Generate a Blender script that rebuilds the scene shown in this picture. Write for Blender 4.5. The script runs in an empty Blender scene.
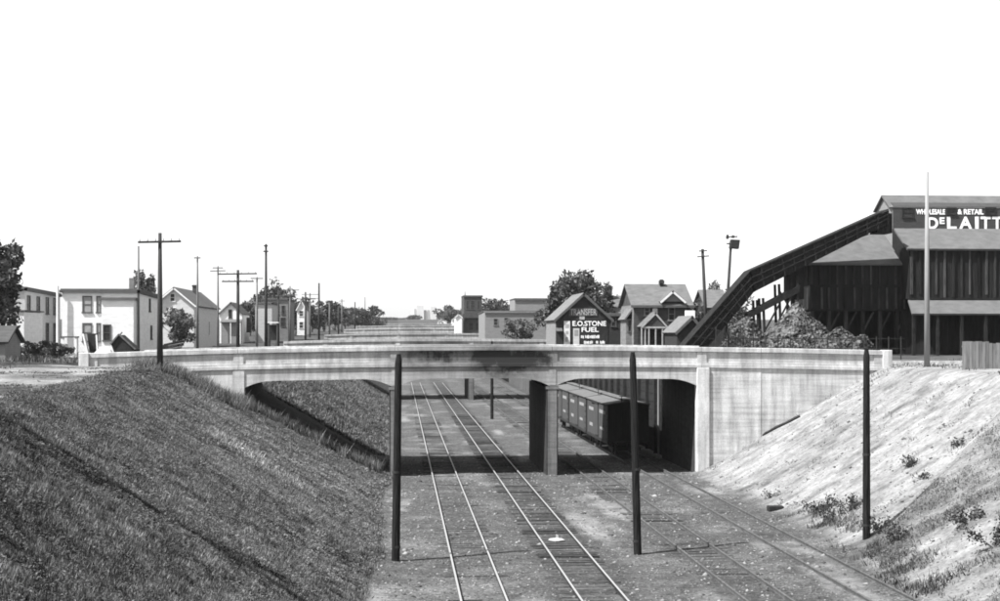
import bpy, math, random
import numpy as np
from mathutils import Vector, Matrix

random.seed(7)
rng = np.random.default_rng(7)
S = bpy.context.scene
COL = S.collection

# ------------------------------------------------------------------ camera, sky, sun, exposure
CAM_Z = 8.8          # eye height above the rails
FPX = 1400.0         # focal length in pixels of a 1000 px wide picture
HOR = 333.0          # row of the horizon
YAW = math.atan(100 / FPX)

cam_d = bpy.data.cameras.new('camera')
cam = bpy.data.objects.new('camera', cam_d)
COL.objects.link(cam)
cam.location = (0, 0, CAM_Z)
cam.rotation_euler = (math.radians(90), 0, -YAW)
cam_d.sensor_width = 36
cam_d.lens = FPX / 1000 * 36
cam_d.shift_y = (HOR - 300.5) / 1000
cam_d.clip_start = 0.5
cam_d.clip_end = 20000
S.camera = cam

LIGHT = Vector((0.66, 0.32, -1.0)).normalized()
elev = math.asin(-LIGHT.z)
world = bpy.data.worlds.new('World')
S.world = world
world.use_nodes = True
wn = world.node_tree.nodes
wl = world.node_tree.links
sky = wn.new('ShaderNodeTexSky')
sky.sky_type = 'NISHITA'
sky.sun_disc = False
sky.sun_elevation = elev
sky.sun_rotation = math.atan2(-LIGHT.x, -LIGHT.y)
sky.air_density = 1.0
sky.dust_density = 0.4
sky.ozone_density = 0.0
# the plate of 1910s was only sensitive to blue: the whole world is seen through the blue channel
sep = wn.new('ShaderNodeSeparateColor')
cmb = wn.new('ShaderNodeCombineColor')
bg = wn['Background']
wl.new(sky.outputs[0], sep.inputs[0])
for i in range(3):
    wl.new(sep.outputs[2], cmb.inputs[i])
wl.new(cmb.outputs[0], bg.inputs['Color'])
bg.inputs['Strength'].default_value = 0.08

sun_d = bpy.data.lights.new('sun', 'SUN')
sun_d.energy = 4.2
sun_d.angle = math.radians(0.5)
sun_d.color = (1, 1, 1)
sun = bpy.data.objects.new('sun', sun_d)
COL.objects.link(sun)
sun.rotation_euler = LIGHT.to_track_quat('-Z', 'Y').to_euler()
sun.location = (-40, -10, 60)

S.view_settings.view_transform = 'Standard'
S.view_settings.look = 'None'
S.view_settings.exposure = 1.42
S.view_settings.gamma = 1
S.view_settings.use_curve_mapping = False
S.cycles.filter_width = 1.8
S.cycles.max_bounces = 6
S.cycles.diffuse_bounces = 2
S.cycles.transparent_max_bounces = 4

# ------------------------------------------------------------------ measuring helpers
def W(px, py, Y):
    """where a sight line reaches the cross plane Y (metres): x, z there"""
    a = (px - 500) / FPX
    dx = math.sin(YAW) + a * math.cos(YAW)
    dy = math.cos(YAW) - a * math.sin(YAW)
    s = Y / dy
    return dx * s, CAM_Z - (py - HOR) / FPX * s

_T = rng.random((256, 256))
def vnoise(x, y):
    x = np.asarray(x, float); y = np.asarray(y, float)
    xi = np.floor(x).astype(int); yi = np.floor(y).astype(int)
    fx = x - xi; fy = y - yi
    fx = fx * fx * (3 - 2 * fx); fy = fy * fy * (3 - 2 * fy)
    a = _T[xi & 255, yi & 255]; b = _T[(xi + 1) & 255, yi & 255]
    c = _T[xi & 255, (yi + 1) & 255]; d = _T[(xi + 1) & 255, (yi + 1) & 255]
    return (a * (1 - fx) + b * fx) * (1 - fy) + (c * (1 - fx) + d * fx) * fy
def fbm(x, y, o=4):
    s = 0; a = 0.5
    for i in range(o):
        s = s + a * (vnoise(x * 2 ** i + 17 * i, y * 2 ** i + 31 * i) - 0.5); a *= 0.55
    return s            # about -0.5 .. 0.5
def sstep(a, b, x):
    t = np.clip((np.asarray(x, float) - a) / (b - a), 0, 1)
    return t * t * (3 - 2 * t)

PLAT = 6.8
def crown(X):
    d = X - 5.5
    return 8.0 - (0.00072 if d < 0 else 0.00048) * d * d

def softclip(t, e=0.004):
    return 0.5 * (np.sqrt(t * t + e) - np.sqrt((t - 1) ** 2 + e)) + 0.5

def toe_left(Y):
    return -1.2 + 0.9 * (vnoise(np.asarray(Y, float) / 5.0, 3.3) - 0.5) + 0.3 * (vnoise(np.asarray(Y, float) / 1.3, 8.3) - 0.5)
def crest_left(Y):
    return np.interp(Y, [0, 35, 60, 87, 99, 110, 3000], [-10, -10.2, -12.2, -14.2, -13, -12.5, -12.5])
def toe_right(Y):
    return 18.7 + 0.5 * (vnoise(np.asarray(Y, float) / 6.0, 5.3) - 0.5) - 0.9 * sstep(60, 50, Y)
def crest_right(Y):
    return np.interp(Y, [0, 40, 60, 74, 86.5, 87], [30.5, 30.2, 29.8, 30.0, 30.8, 30.8])

def height(X, Y):
    X = np.asarray(X, float); Y = np.asarray(Y, float)
    X, Y = np.broadcast_arrays(X, Y)
    floor = -0.12 + 0.05 * fbm(X / 1.1, Y / 1.1) + 0.10 * fbm(X / 4, Y / 4, 2)
    tl = (toe_left(Y) - X) / (toe_left(Y) - crest_left(Y))
    zl = (PLAT + 0.12) * softclip(tl)
    tr = (X - toe_right(Y)) / (crest_right(Y) - toe_right(Y))
    zr = (PLAT + 0.12) * softclip(tr)
    bump = 0.35 * fbm(X / 3.0, Y / 3.0) * (softclip(tl, .03) + softclip(tr, .03))
    # rills running down the right bank
    rill = 0.16 * fbm(Y / 0.9 + 0.15 * X, X / 7.0, 3) * sstep(0.02, 0.2, tr) * sstep(1.05, 0.85, tr)
    # the gully between the two lobes of the right bank
    line = 55.4 + (X - 18.6) * 0.82 + 0.5 * (vnoise(X / 1.5, 0.7) - .5)
    g = Y - line
    gully = (-0.14 * np.exp(-(g / 0.55) ** 2) + 0.16 * np.exp(-((g + 1.6) / 1.2) ** 2)) * sstep(0.0, 0.15, tr) * sstep(1.05, 0.8, tr)
    z = floor + zl + zr + bump + rill + gully
    # bridge: fill behind the abutments, under the roadway
    inb = (Y > 87.32) & (Y < 98.7)
    z = np.where(inb & (X < 19.1) & (X > 0), floor, z)
    z = np.where(inb & (X > 19.1), 5.6, z)
    z = np.where(inb & (X < -10.0), np.minimum(z, 5.6), z)
    # beyond the bridge: retaining wall up to the coal yard, then a steep bank
    far = Y >= 98.7
    z = np.where(far & (X < 19.25) & (X > 0), floor, z)
    z = np.where(far & (X > 19.25), PLAT + 0.1 * fbm(X / 4, Y / 4), z)
    # the cut runs out far away and the land climbs
    rise = np.clip((Y - 235) * .0135, 0, 15)
    k = sstep(800, 1000, Y)
    z = z * (1 - k) + PLAT * k + rise
    # gentle unevenness of the open land far to the sides
    return z

# ------------------------------------------------------------------ mesh builder
class MB:
    def __init__(self):
        self.v = []; self.f = []
    def add(self, vs, fs):
        o = len(self.v)
        self.v += [tuple(p) for p in vs]
        self.f += [tuple(i + o for i in f) for f in fs]
        return self
    def box(self, x0, x1, y0, y1, z0, z1):
        return self.add([(x0, y0, z0), (x1, y0, z0), (x1, y1, z0), (x0, y1, z0), (x0, y0, z1), (x1, y0, z1), (x1, y1, z1), (x0, y1, z1)],
                        [(3, 2, 1, 0), (4, 5, 6, 7), (0, 1, 5, 4), (1, 2, 6, 5), (2, 3, 7, 6), (3, 0, 4, 7)])
    def prism(self, pts, axis, a, b):
        """closed polygon pts (2-D, in the plane across axis) swept from a to b"""
        n = len(pts)
        def P(p, t):
            return {'x': (t, p[0], p[1]), 'y': (p[0], t, p[1]), 'z': (p[0], p[1], t)}[axis]
        vs = [P(p, a) for p in pts] + [P(p, b) for p in pts]
        fs = [tuple(range(n))[::-1], tuple(range(n, 2 * n))] + [(i, (i + 1) % n, n + (i + 1) % n, n + i) for i in range(n)]
        return self.add(vs, fs)
    def tube(self, p0, p1, r0, r1=None, n=8):
        r1 = r0 if r1 is None else r1
        p0 = Vector(p0); p1 = Vector(p1)
        d = (p1 - p0).normalized()
        u = d.orthogonal().normalized(); w = d.cross(u)
        vs = []
        for p, r in ((p0, r0), (p1, r1)):
            for i in range(n):
                a = 2 * math.pi * i / n
                vs.append(p + (u * math.cos(a) + w * math.sin(a)) * r)
        fs = [tuple(range(n))[::-1], tuple(range(n, 2 * n))] + [(i, (i + 1) % n, n + (i + 1) % n, n + i) for i in range(n)]
        return self.add(vs, fs)
    def bar(self, p0, p1, w, h, up=(0, 0, 1)):
        """square timber from p0 to p1"""
        p0 = Vector(p0); p1 = Vector(p1); d = (p1 - p0).normalized()
        s = d.cross(Vector(up))
        if s.length < 1e-4: s = Vector((1, 0, 0))
        s.normalize(); t = s.cross(d).normalized()
        vs = []
        for p in (p0, p1):
            for a, b in ((-1, -1), (1, -1), (1, 1), (-1, 1)):
                vs.append(p + s * a * w / 2 + t * b * h / 2)
        return self.add(vs, [(0, 1, 2, 3), (7, 6, 5, 4), (0, 4, 5, 1), (1, 5, 6, 2), (2, 6, 7, 3), (3, 7, 4, 0)])
    def strip(self, x0, x1, y0, y1, zb, zt, n=12):
        """beam along x whose bottom and top follow functions of x"""
        vs = []; fs = []
        for i in range(n + 1):
            x = x0 + (x1 - x0) * i / n
            b = zb(x); t = zt(x)
            vs += [(x, y0, b), (x, y1, b), (x, y1, t), (x, y0, t)]
        for i in range(n):
            o = 4 * i
            for a, b in ((0, 1), (1, 2), (2, 3), (3, 0)):
                fs.append((o + a, o + b, o + 4 + b, o + 4 + a))
        fs += [(3, 2, 1, 0), (4 * n, 4 * n + 1, 4 * n + 2, 4 * n + 3)]
        return self.add(vs, fs)
    def build(self, name, mat, parent=None, smooth=False, bevel=0):
        me = bpy.data.meshes.new(name)
        v = np.array(self.v, float)
        if parent is None:
            org = np.array([(v[:, 0].min() + v[:, 0].max()) / 2, (v[:, 1].min() + v[:, 1].max()) / 2, v[:, 2].min()])
        else:
            org = np.array(wloc(parent))
        me.from_pydata((v - org).tolist(), [], self.f)
        me.update()
        import bmesh
        bm = bmesh.new(); bm.from_mesh(me); bmesh.ops.recalc_face_normals(bm, faces=bm.faces)
        if bevel:
            bmesh.ops.bevel(bm, geom=bm.edges[:], offset=bevel, segments=1, affect='EDGES', clamp_overlap=True)
        bm.to_mesh(me); bm.free()
        if smooth:
            me.polygons.foreach_set('use_smooth', [True] * len(me.polygons))
        me.materials.append(mat)
        ob = bpy.data.objects.new(name, me)
        COL.objects.link(ob)
        if parent is None:
            ob.location = org
        else:
            ob.parent = parent
        return ob

def wloc(o):
    p = Vector((0, 0, 0))
    while o is not None:
        p += o.location; o = o.parent
    return p

def tag(o, label, cat, group=None, kind=None):
    if label: o['label'] = label
    if cat: o['category'] = cat
    if group: o['group'] = group
    if kind: o['kind'] = kind
    return o
def thing(name, label, cat, loc, group=None):
    o = bpy.data.objects.new(name, None)
    o.empty_display_size = 0.3
    COL.objects.link(o); o.location = loc
    return tag(o, label, cat, group)
def npmesh(name, V, F, mat, parent=None, tone=None, smooth=False, loc=None):
    """fast mesh from arrays; F of triangles or quads; tone = one grey value per vertex"""
    V = np.asarray(V, float); F = np.asarray(F, int)
    org = np.array(wloc(parent)) if parent is not None else (np.array(loc) if loc is not None else np.zeros(3))
    me = bpy.data.meshes.new(name)
    nf, k = F.shape
    me.vertices.add(len(V)); me.vertices.foreach_set('co', (V - org).ravel())
    me.loops.add(nf * k); me.loops.foreach_set('vertex_index', F.ravel())
    me.polygons.add(nf)
    me.polygons.foreach_set('loop_start', np.arange(nf) * k)
    me.polygons.foreach_set('loop_total', np.full(nf, k))
    if smooth: me.polygons.foreach_set('use_smooth', np.ones(nf, bool))
    me.update(calc_edges=True)
    if tone is not None:
        for nm, arr in (tone.items() if isinstance(tone, dict) else [('tone', tone)]):
            at = me.attributes.new(nm, 'FLOAT', 'POINT'); at.data.foreach_set('value', np.asarray(arr, float))
    me.materials.append(mat)
    ob = bpy.data.objects.new(name, me); COL.objects.link(ob)
    if parent is not None: ob.parent = parent
    else: ob.location = org
    return ob

# ------------------------------------------------------------------ materials (a grey world: the picture is a black-and-white plate)
class NT:
    def __init__(self, name):
        self.m = bpy.data.materials.new(name); self.m.use_nodes = True
        self.t = self.m.node_tree; self.n = self.t.nodes; self.b = self.n['Principled BSDF']
        self.b.inputs['Specular IOR Level'].default_value = 0.1
    def new(self, t, **kw):
        o = self.n.new(t)
        for k, v in kw.items(): setattr(o, k, v)
        return o
    def link(self, a, b): self.t.links.new(a, b)
    def coord(self, kind='Object', scale=(1, 1, 1)):
        if kind == 'World':
            g = self.new('ShaderNodeNewGeometry').outputs['Position']
        else:
            g = self.new('ShaderNodeTexCoord').outputs[kind]
        mp = self.new('ShaderNodeMapping'); mp.inputs['Scale'].default_value = scale
        self.link(g, mp.inputs[0]); return mp.outputs[0]
    def noise(self, co, scale, detail=5, rough=.6):
        n = self.new('ShaderNodeTexNoise'); n.inputs['Scale'].default_value = scale
        n.inputs['Detail'].default_value = detail; n.inputs['Roughness'].default_value = rough
        self.link(co, n.inputs['Vector']); return n.outputs[0]
    def ramp(self, fac, lo, hi, a, b):
        r = self.new('ShaderNodeMapRange'); r.inputs[1].default_value = lo; r.inputs[2].default_value = hi
        r.inputs[3].default_value = a; r.inputs[4].default_value = b
        self.link(fac, r.inputs[0]); return r.outputs[0]
    def math(self, op, a, b=None):
        m = self.new('ShaderNodeMath', operation=op)
        for i, x in enumerate((a, b)):
            if x is None: continue
            if isinstance(x, (int, float)): m.inputs[i].default_value = x
            else: self.link(x, m.inputs[i])
        return m.outputs[0]
    def mix(self, f, a, b):
        m = self.new('ShaderNodeMix'); m.data_type = 'FLOAT'
        for i, x in ((0, f), (2, a), (3, b)):
            if isinstance(x, (int, float)): m.inputs[i].default_value = x
            else: self.link(x, m.inputs[i])
        return m.outputs[0]
    def attr(self, nm):
        a = self.new('ShaderNodeAttribute'); a.attribute_name = nm; return a.outputs['Fac']
    def out(self, val, rough=.85, bump=None, bdist=.02, bstr=.6):
        if isinstance(val, (int, float)): self.b.inputs['Base Color'].default_value = (val, val, val, 1)
        else: self.link(val, self.b.inputs['Base Color'])
        self.b.inputs['Roughness'].default_value = rough
        if bump is not None:
            bp = self.new('ShaderNodeBump'); bp.inputs['Distance'].default_value = bdist; bp.inputs['Strength'].default_value = bstr
            self.link(bump, bp.inputs['Height']); self.link(bp.outputs[0], self.b.inputs['Normal'])
        return self.m

def plain(name, v, var=.35, scale=2.0, stretch=(1, 1, 1), rough=.85, bdist=.01, world=True, rnd=0.0):
    t = NT(name); co = t.coord('World' if world else 'Object', stretch)
    n = t.noise(co, scale, 6, .65)
    val = t.ramp(n, .3, .7, v * (1 - var), v * (1 + var))
    if rnd:
        oi = t.new('ShaderNodeObjectInfo').outputs['Random']
        val = t.math('MULTIPLY', val, t.ramp(oi, 0, 1, 1 - rnd, 1 + rnd))
    return t.out(val, rough, n, bdist)

def siding(name, v, pitch=.14, var=.12, vert=False, rough=.8):
    """lapped boards too fine to be told apart at this distance"""
    t = NT(name)
    g = t.new('ShaderNodeNewGeometry').outputs['Position']
    s = t.new('ShaderNodeSeparateXYZ'); t.link(g, s.inputs[0])
    if vert: src = t.math('ADD', s.outputs[0], s.outputs[1])
    else: src = s.outputs[2]
    fr = t.math('FRACT', t.math('DIVIDE', src, pitch))
    co = t.coord('World', (1, 1, 3) if not vert else (3, 3, .5))
    n = t.noise(co, 1.3, 6, .65)
    val = t.ramp(n, .3, .7, v * (1 - var), v * (1 + var))
    edge = t.ramp(fr, 0, .14, .72, 1.0)
    return t.out(t.math('MULTIPLY', val, edge), rough, fr, .015)

def concrete(name, v=.5, soot=None, lines=True):
    t = NT(name)
    co = t.coord('World'); cs = t.coord('World', (1.0, 1.0, .12)); ch = t.coord('World', (.10, .5, 2.2))
    n1 = t.noise(co, .7, 7, .7); n2 = t.noise(cs, 2.2, 6, .65); n3 = t.noise(ch, 2.0, 4, .6); n4 = t.noise(co, 14, 4, .7)
    a = t.ramp(n1, .3, .7, v * .80, v * 1.10)
    a = t.math('MULTIPLY', a, t.ramp(n2, .36, .60, .66, 1.06))
    if lines: a = t.math('MULTIPLY', a, t.ramp(n3, .36, .60, .78, 1.05))
    a = t.math('MULTIPLY', a, t.ramp(n4, .32, .68, .82, 1.1))
    if soot:
        g = t.new('ShaderNodeNewGeometry').outputs['Position']
        s = t.new('ShaderNodeSeparateXYZ'); t.link(g, s.inputs[0])
        tot = None
        for cx, w, zt, k in soot:       # smoke-blackened stretch over a track
            d = t.math('ABSOLUTE', t.math('SUBTRACT', s.outputs[0], cx))
            m = t.new('ShaderNodeMapRange', interpolation_type='SMOOTHSTEP'); m.inputs[1].default_value = 0; m.inputs[2].default_value = w; m.inputs[3].default_value = 1; m.inputs[4].default_value = 0; t.link(d, m.inputs[0]); m = m.outputs[0]
            m = t.math('MULTIPLY', m, k)
            m = t.math('MULTIPLY', m, t.math('MULTIPLY', t.ramp(s.outputs[2], 6.1, 7.2, .5, 1), t.ramp(s.outputs[2], 7.62, 7.74, 1, .5)))
            tot = m if tot is None else t.math('MAXIMUM', tot, m)
        nn = t.ramp(t.math('ADD', t.math('MULTIPLY', n2, .35), t.math('MULTIPLY', n1, .65)), .34, .60, .35, 1.15)
        tot = t.math('MINIMUM', t.math('MULTIPLY', tot, nn), 1.0)
        a = t.mix(tot, a, .03)
    h = t.math('ADD', t.math('MULTIPLY', n3, .6), t.math('MULTIPLY', n4, .5))
    return t.out(a, .9, h, .03, .6)

M = {}
M['concrete'] = concrete('weathered_concrete', .50, soot=[(2.2, 5.0, 8, 1.1), (6.6, 6.2, 8, 1.6), (13, 3.0, 8, .35), (16.2, 2.0, 8, .25)])
M['concrete_far'] = concrete('far_concrete', .44, soot=[(2.7, 2.6, 8, .6), (6.7, 2.8, 8, .7)])
M['concrete_light'] = concrete('pale_concrete', .55, lines=False)
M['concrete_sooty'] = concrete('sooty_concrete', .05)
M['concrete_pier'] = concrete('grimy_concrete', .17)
M['pole_black'] = plain('creosoted_pole', .013, .95, 3, (6, 6, .35), .9, .03)
M['pole_grey'] = plain('weathered_pole', .11, .35, 2, (3, 3, .3), .9)
M['pole_dark'] = plain('dark_pole', .035, .35, 2, (3, 3, .3), .9)
M['pole_pale'] = plain('pale_pole', .21, .2, 2, (3, 3, .3), .8)
M['tie'] = plain('tie_wood', .055, .55, 3, (1, 4, 1), .95, rnd=.6)
def rail_mat():
    t = NT('rail_steel'); co = t.coord('World'); n = t.noise(co, 3, 4)
    g = t.new('ShaderNodeNewGeometry').outputs['Normal']; s = t.new('ShaderNodeSeparateXYZ'); t.link(g, s.inputs[0])
    top = t.ramp(s.outputs[2], .6, .9, 0, 1)
    val = t.mix(top, t.ramp(n, .3, .7, .02, .05), .34)
    t.link(t.mix(top, 0.0, .3), t.b.inputs['Metallic'])
    return t.out(val, .5)
M['rail'] = rail_mat()
M['rail_rusty'] = plain('rusty_rail', .09, .4, 4)
M['steel_dark'] = plain('dark_iron', .03, .3, 4, rough=.6)
M['white_paint'] = plain('white_paint', .75, .1, 4)
M['white_letter'] = plain('white_lettering', .8, .12, 6)
M['car_letter'] = plain('worn_lettering', .26, .4, 6)
M['grey_letter'] = plain('faded_lettering', .33, .4, 8)
M['glass'] = plain('window_glass', .03, .3, 2, rough=.15)
M['shade_blind'] = plain('drawn_blind', .25, .2, 2)
M['trim_white'] = plain('white_trim', .62, .1, 3)
M['trim_mid'] = plain('weathered_trim', .30, .25, 3)
M['trim_grey'] = plain('grey_trim', .16, .2, 3)
M['trim_dark'] = plain('dark_trim', .08, .2, 3)
M['siding_white'] = siding('white_siding', .70)
M['siding_pale'] = siding('pale_siding', .52)
M['siding_grey'] = siding('grey_siding', .20)
M['siding_mid'] = siding('mid_siding', .40)
M['siding_dark'] = siding('dark_siding', .035, .2)
M['siding_monitor'] = siding('monitor_boards', .055, .2)
M['coal_wood'] = siding('coal_black_boards', .016, .22, .5, True)
M['batten'] = plain('batten_wood', .030, .6, 2, (2, 2, .4), rnd=.75)
M['coal_wood2'] = plain('coal_timber', .016, .5, 2)
M['coal_timber2'] = plain('coal_stud', .017, .5, 2)
M['brick'] = siding('red_brick', .065, .075, .3)
M['brick_dark'] = siding('dark_brick', .04, .075, .3)
M['brick_pale'] = siding('pale_brick', .18, .075, .25)
M['shingle'] = siding('shingle_roof', .11, .2, .25)
M['shingle_pale'] = siding('pale_shingle_roof', .13, .2, .2)
M['shingle_dark'] = siding('dark_shingle_roof', .06, .2, .25)
M['tar_roof'] = plain('tar_roof', .10, .2, 1.2)
M['car_side'] = siding('boxcar_boards', .062, .16, .25, True)
M['car_end'] = siding('boxcar_end_boards', .03, .16, .25, True)
M['car_roof'] = plain('boxcar_roof', .105, .25, 2)
M['wood_fence'] = plain('fence_board', .16, .35, 2, (3, 3, .4), rnd=.2)
M['plank_old'] = plain('old_plank', .11, .4, 2)
M['plank_dark'] = plain('dark_plank', .025, .4, 2)
M['bark'] = plain('bark', .06, .3, 4)
M['far_bin'] = plain('far_bins', .5, .1, .1)
M['scrap'] = plain('grubby_paper', .30, .3, 5)
M['stone'] = plain('stone', .30, .4, 4, rnd=.4)
M['timber_wall'] = siding('timber_wall', .025, .3, .4)

def leaf_mat(name, lo, hi, transl=.25):
    t = NT(name)
    v = t.ramp(t.attr('tone'), 0, 1, lo, hi)
    t.out(v, .7)
    tr = t.new('ShaderNodeBsdfTranslucent'); t.link(v, tr.inputs[0])
    mx = t.new('ShaderNodeMixShader'); mx.inputs[0].default_value = transl
    t.link(t.b.outputs[0], mx.inputs[1]); t.link(tr.outputs[0], mx.inputs[2])
    t.link(mx.outputs[0], t.n['Material Output'].inputs[0])
    return t.m
M['leaf'] = leaf_mat('tree_leaves', .03, .12)
M['leaf_pale'] = leaf_mat('pale_tree_leaves', .05, .19)
M['grass'] = leaf_mat('grass_blades', .010, .38, .2)
M['weed'] = leaf_mat('bush_leaves', .015, .07)

def coal_mat():
    t = NT('heaped_coal'); co = t.coord('World')
    vo = t.new('ShaderNodeTexVoronoi'); vo.inputs['Scale'].default_value = 3.6; t.link(co, vo.inputs['Vector'])
    sp_ = t.new('ShaderNodeSeparateColor'); t.link(vo.outputs['Color'], sp_.inputs[0])
    n = t.noise(co, .8, 4, .6)
    v = t.ramp(sp_.outputs[0], .1, 1, .012, .14)          # each lump its own tone
    v = t.math('MULTIPLY', v, t.ramp(n, .35, .65, .6, 1.3))
    return t.out(v, .6, vo.outputs['Distance'], .25, 1)
M['coal'] = coal_mat()

def ground_mat():
    t = NT('earth')
    co = t.coord('World'); cs = t.coord('World', (.5, 1.5, .5))
    nb = t.noise(co, .16, 5, .6); nm = t.noise(co, .9, 7, .7); nf = t.noise(co, 6, 6, .75); ns = t.noise(cs, .8, 7, .7)
    vo = t.new('ShaderNodeTexVoronoi'); vo.inputs['Scale'].default_value = 9; t.link(co, vo.inputs['Vector'])
    peb = t.ramp(vo.outputs['Distance'], .05, .4, 1.6, .75)
    cinder = t.ramp(nm, .28, .72, .065, .14)
    cinder = t.mix(t.ramp(nb, .52, .66, 0, .6), cinder, .24)         # pale sandy patches
    cinder = t.math('MULTIPLY', cinder, t.math('MULTIPLY', t.ramp(nf, .35, .65, .4, 1.5), peb))
    sand = t.ramp(t.math('ADD', t.math('MULTIPLY', ns, .5), t.math('MULTIPLY', nm, .5)), .36, .62, .11, .33)
    sand = t.math('MULTIPLY', sand, t.ramp(nf, .3, .7, .6, 1.3))
    sand = t.math('MULTIPLY', sand, t.ramp(nb, .35, .65, .85, 1.1))
    turf = t.math('MULTIPLY', t.ramp(nm, .3, .7, .022, .055), t.ramp(nf, .3, .7, .6, 1.5))
    coal = t.ramp(nm, .3, .7, .015, .05)
    v = t.mix(t.attr('sand'), cinder, sand)
    v = t.mix(t.attr('turf'), v, turf)
    v = t.mix(t.attr('coaldust'), v, coal)
    v = t.math('MULTIPLY', v, t.ramp(t.attr('ballast'), 0, 1, 1, .55))
    h = t.math('ADD', t.math('MULTIPLY', nf, .8), t.math('MULTIPLY', ns, .6))
    return t.out(v, .95, h, .14, .9)
M['ground'] = ground_mat()

# ------------------------------------------------------------------ ground: one sheet to the horizon, with the railway cut in it
TRACKS = [2.75, 6.70, 12.10, 16.15]
def ax(*segs):
    out = []
    for a, b, st in segs:
        n = max(1, int(round((b - a) / st)))
        out += list(np.linspace(a, b, n, endpoint=False))
    out.append(segs[-1][1])
    return np.array(sorted(set(np.round(out, 4))))
xs = ax((-5000, -1000, 800), (-1000, -200, 100), (-200, -60, 14), (-60, -22, 1.5), (-22, -14, .5), (-14, 0, .3), (0, 18, .28), (18, 31, .26), (31, 48, .9), (48, 120, 8), (120, 400, 40), (400, 1000, 150), (1000, 5000, 800))
xs = np.sort(np.concatenate([xs, [19.05, 19.15, 19.2, 19.3, -10.05, -9.95]]))
ys = ax((-60, 14, 10), (14, 38, .5), (38, 87, .3), (87, 99.6, .5), (99.6, 140, .8), (140, 300, 3), (300, 700, 12), (700, 1500, 50), (1500, 9000, 1200))
ys = np.sort(np.concatenate([ys, [87.28, 87.36, 98.66, 98.74]]))
GX, GY = np.meshgrid(xs, ys)
GZ = height(GX, GY)
ny, nx = GX.shape
idx = np.arange(nx * ny).reshape(ny, nx)
F = np.stack([idx[:-1, :-1], idx[:-1, 1:], idx[1:, 1:], idx[1:, :-1]], -1).reshape(-1, 4)
X = GX.ravel(); Y = GY.ravel()
tlx = toe_left(Y); trx = toe_right(Y); clx = crest_left(Y); crx = crest_right(Y)
nz = fbm(X / 5, Y / 5); nz2 = fbm(X / 1.7, Y / 1.7)
turf = sstep(0.1, -0.5, X - tlx - 1.2 * nz) * (1 - sstep(.2, -1.2, X - clx - 1.5 * nz) * (Y < 87.3) * sstep(-60, -40, X))
turf = np.where((Y > 99) & (X < -13), sstep(-.12, .1, nz) * .9, turf)
turf = np.where((Y < 87.3) & (X < clx - 1), turf * 0 + .8 * sstep(.0, .22, nz) + .35 * sstep(-.1, .2, nz2) + 0.8 * sstep(-24, -34, X + 6 * nz) * (Y > 60), turf)
sand = np.where(X > trx - .6, sstep(-.9, .5, X - trx + 1.5 * nz2), 0)
sand = np.where((X < clx + .4), 1, sand)
gl = 55.2 + (X - 18.6) * 0.78
nearlobe = (X > trx) * sstep(.4, -.8, Y - gl)
turf = np.maximum(turf, nearlobe * (sstep(-.1, .25, nz2 + .3 * nz) * .3 + .14))
turf = np.maximum(turf, .5 * sstep(.1, .3, nz2) * (X > trx) * (X < crx) * (Y < 87))
foot = sstep(1.6, .3, np.abs(X - trx - .4)) * (X > 17.5) * (Y < 80)
turf = np.maximum(turf, foot * sstep(-.02, .2, nz2) * .7)
sand = np.maximum(sand, .85 * sstep(.08, .26, fbm(X / 2.2, Y / 9.0)) * (X > -1) * (X < 18.5))
turf = np.where((Y > 170) & ((X > 18.5) | (X < -1)), np.maximum(turf, .7), turf)
turf = np.maximum(turf, .7 * sstep(600, 780, Y))
sand = sand * sstep(230, 150, Y)
coald = np.where((Y > 99) & (X > 19.2), .75 + .25 * (nz > 0), 0) * sstep(260, 160, Y)
ball = np.zeros_like(X)
for k, tx in enumerate(TRACKS):
    ball = np.maximum(ball, sstep(1.9, .9, np.abs(X - tx)) * (.2, .6, .35, .2)[k] * (Y < 400))
npmesh('ground', np.stack([X, Y, GZ.ravel()], -1), F, M['ground'], smooth=True,
       tone={'turf': np.clip(turf, 0, 1), 'sand': np.clip(sand, 0, 1), 'coaldust': coald, 'ballast': ball})['kind'] = 'structure'

# ------------------------------------------------------------------ railway tracks
tie_me = []
for k in range(4):
    mb = MB(); L = 1.22
    vs = []
    for x in (-L, L):
        for (yy, zz) in ((-.11, -.16), (.11, -.16), (.105, 0), (-.105, 0)):
            vs.append((x + random.uniform(-.05, .05), yy + random.uniform(-.015, .015), zz + (random.uniform(-.012, .012) if zz == 0 else 0)))
    mb.add(vs, [(0, 1, 2, 3), (7, 6, 5, 4), (0, 4, 5, 1), (1, 5, 6, 2), (2, 6, 7, 3), (3, 7, 4, 0)])
    o = mb.build('tie', M['tie']); o.location = (0, 0, 0)
    # put origin at the tie's own centre
    me = o.data; tie_me.append(me); bpy.data.objects.remove(o)
    c = np.zeros(len(me.vertices) * 3); me.vertices.foreach_get('co', c); c = c.reshape(-1, 3); c[:, 2] -= c[:, 2].max(); me.vertices.foreach_set('co', c.ravel())
names = ['leftmost railway track with bright polished rails, beside the grassy bank',
         'railway track with bright rails and dark ties, second from the grassy bank',
         'little used track with dull rails, just right of the bridge pier',
         'rightmost railway track at the foot of the sandy bank, boxcars standing on it']
def rail_profile(x):
    return [(x - .065, -.25), (x + .065, -.25), (x + .065, -.235), (x + .012, -.22), (x + .012, -.05), (x + .036, -.04), (x + .036, 0), (x - .036, 0), (x - .036, -.04), (x - .012, -.05), (x - .012, -.22), (x - .065, -.235)]
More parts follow.
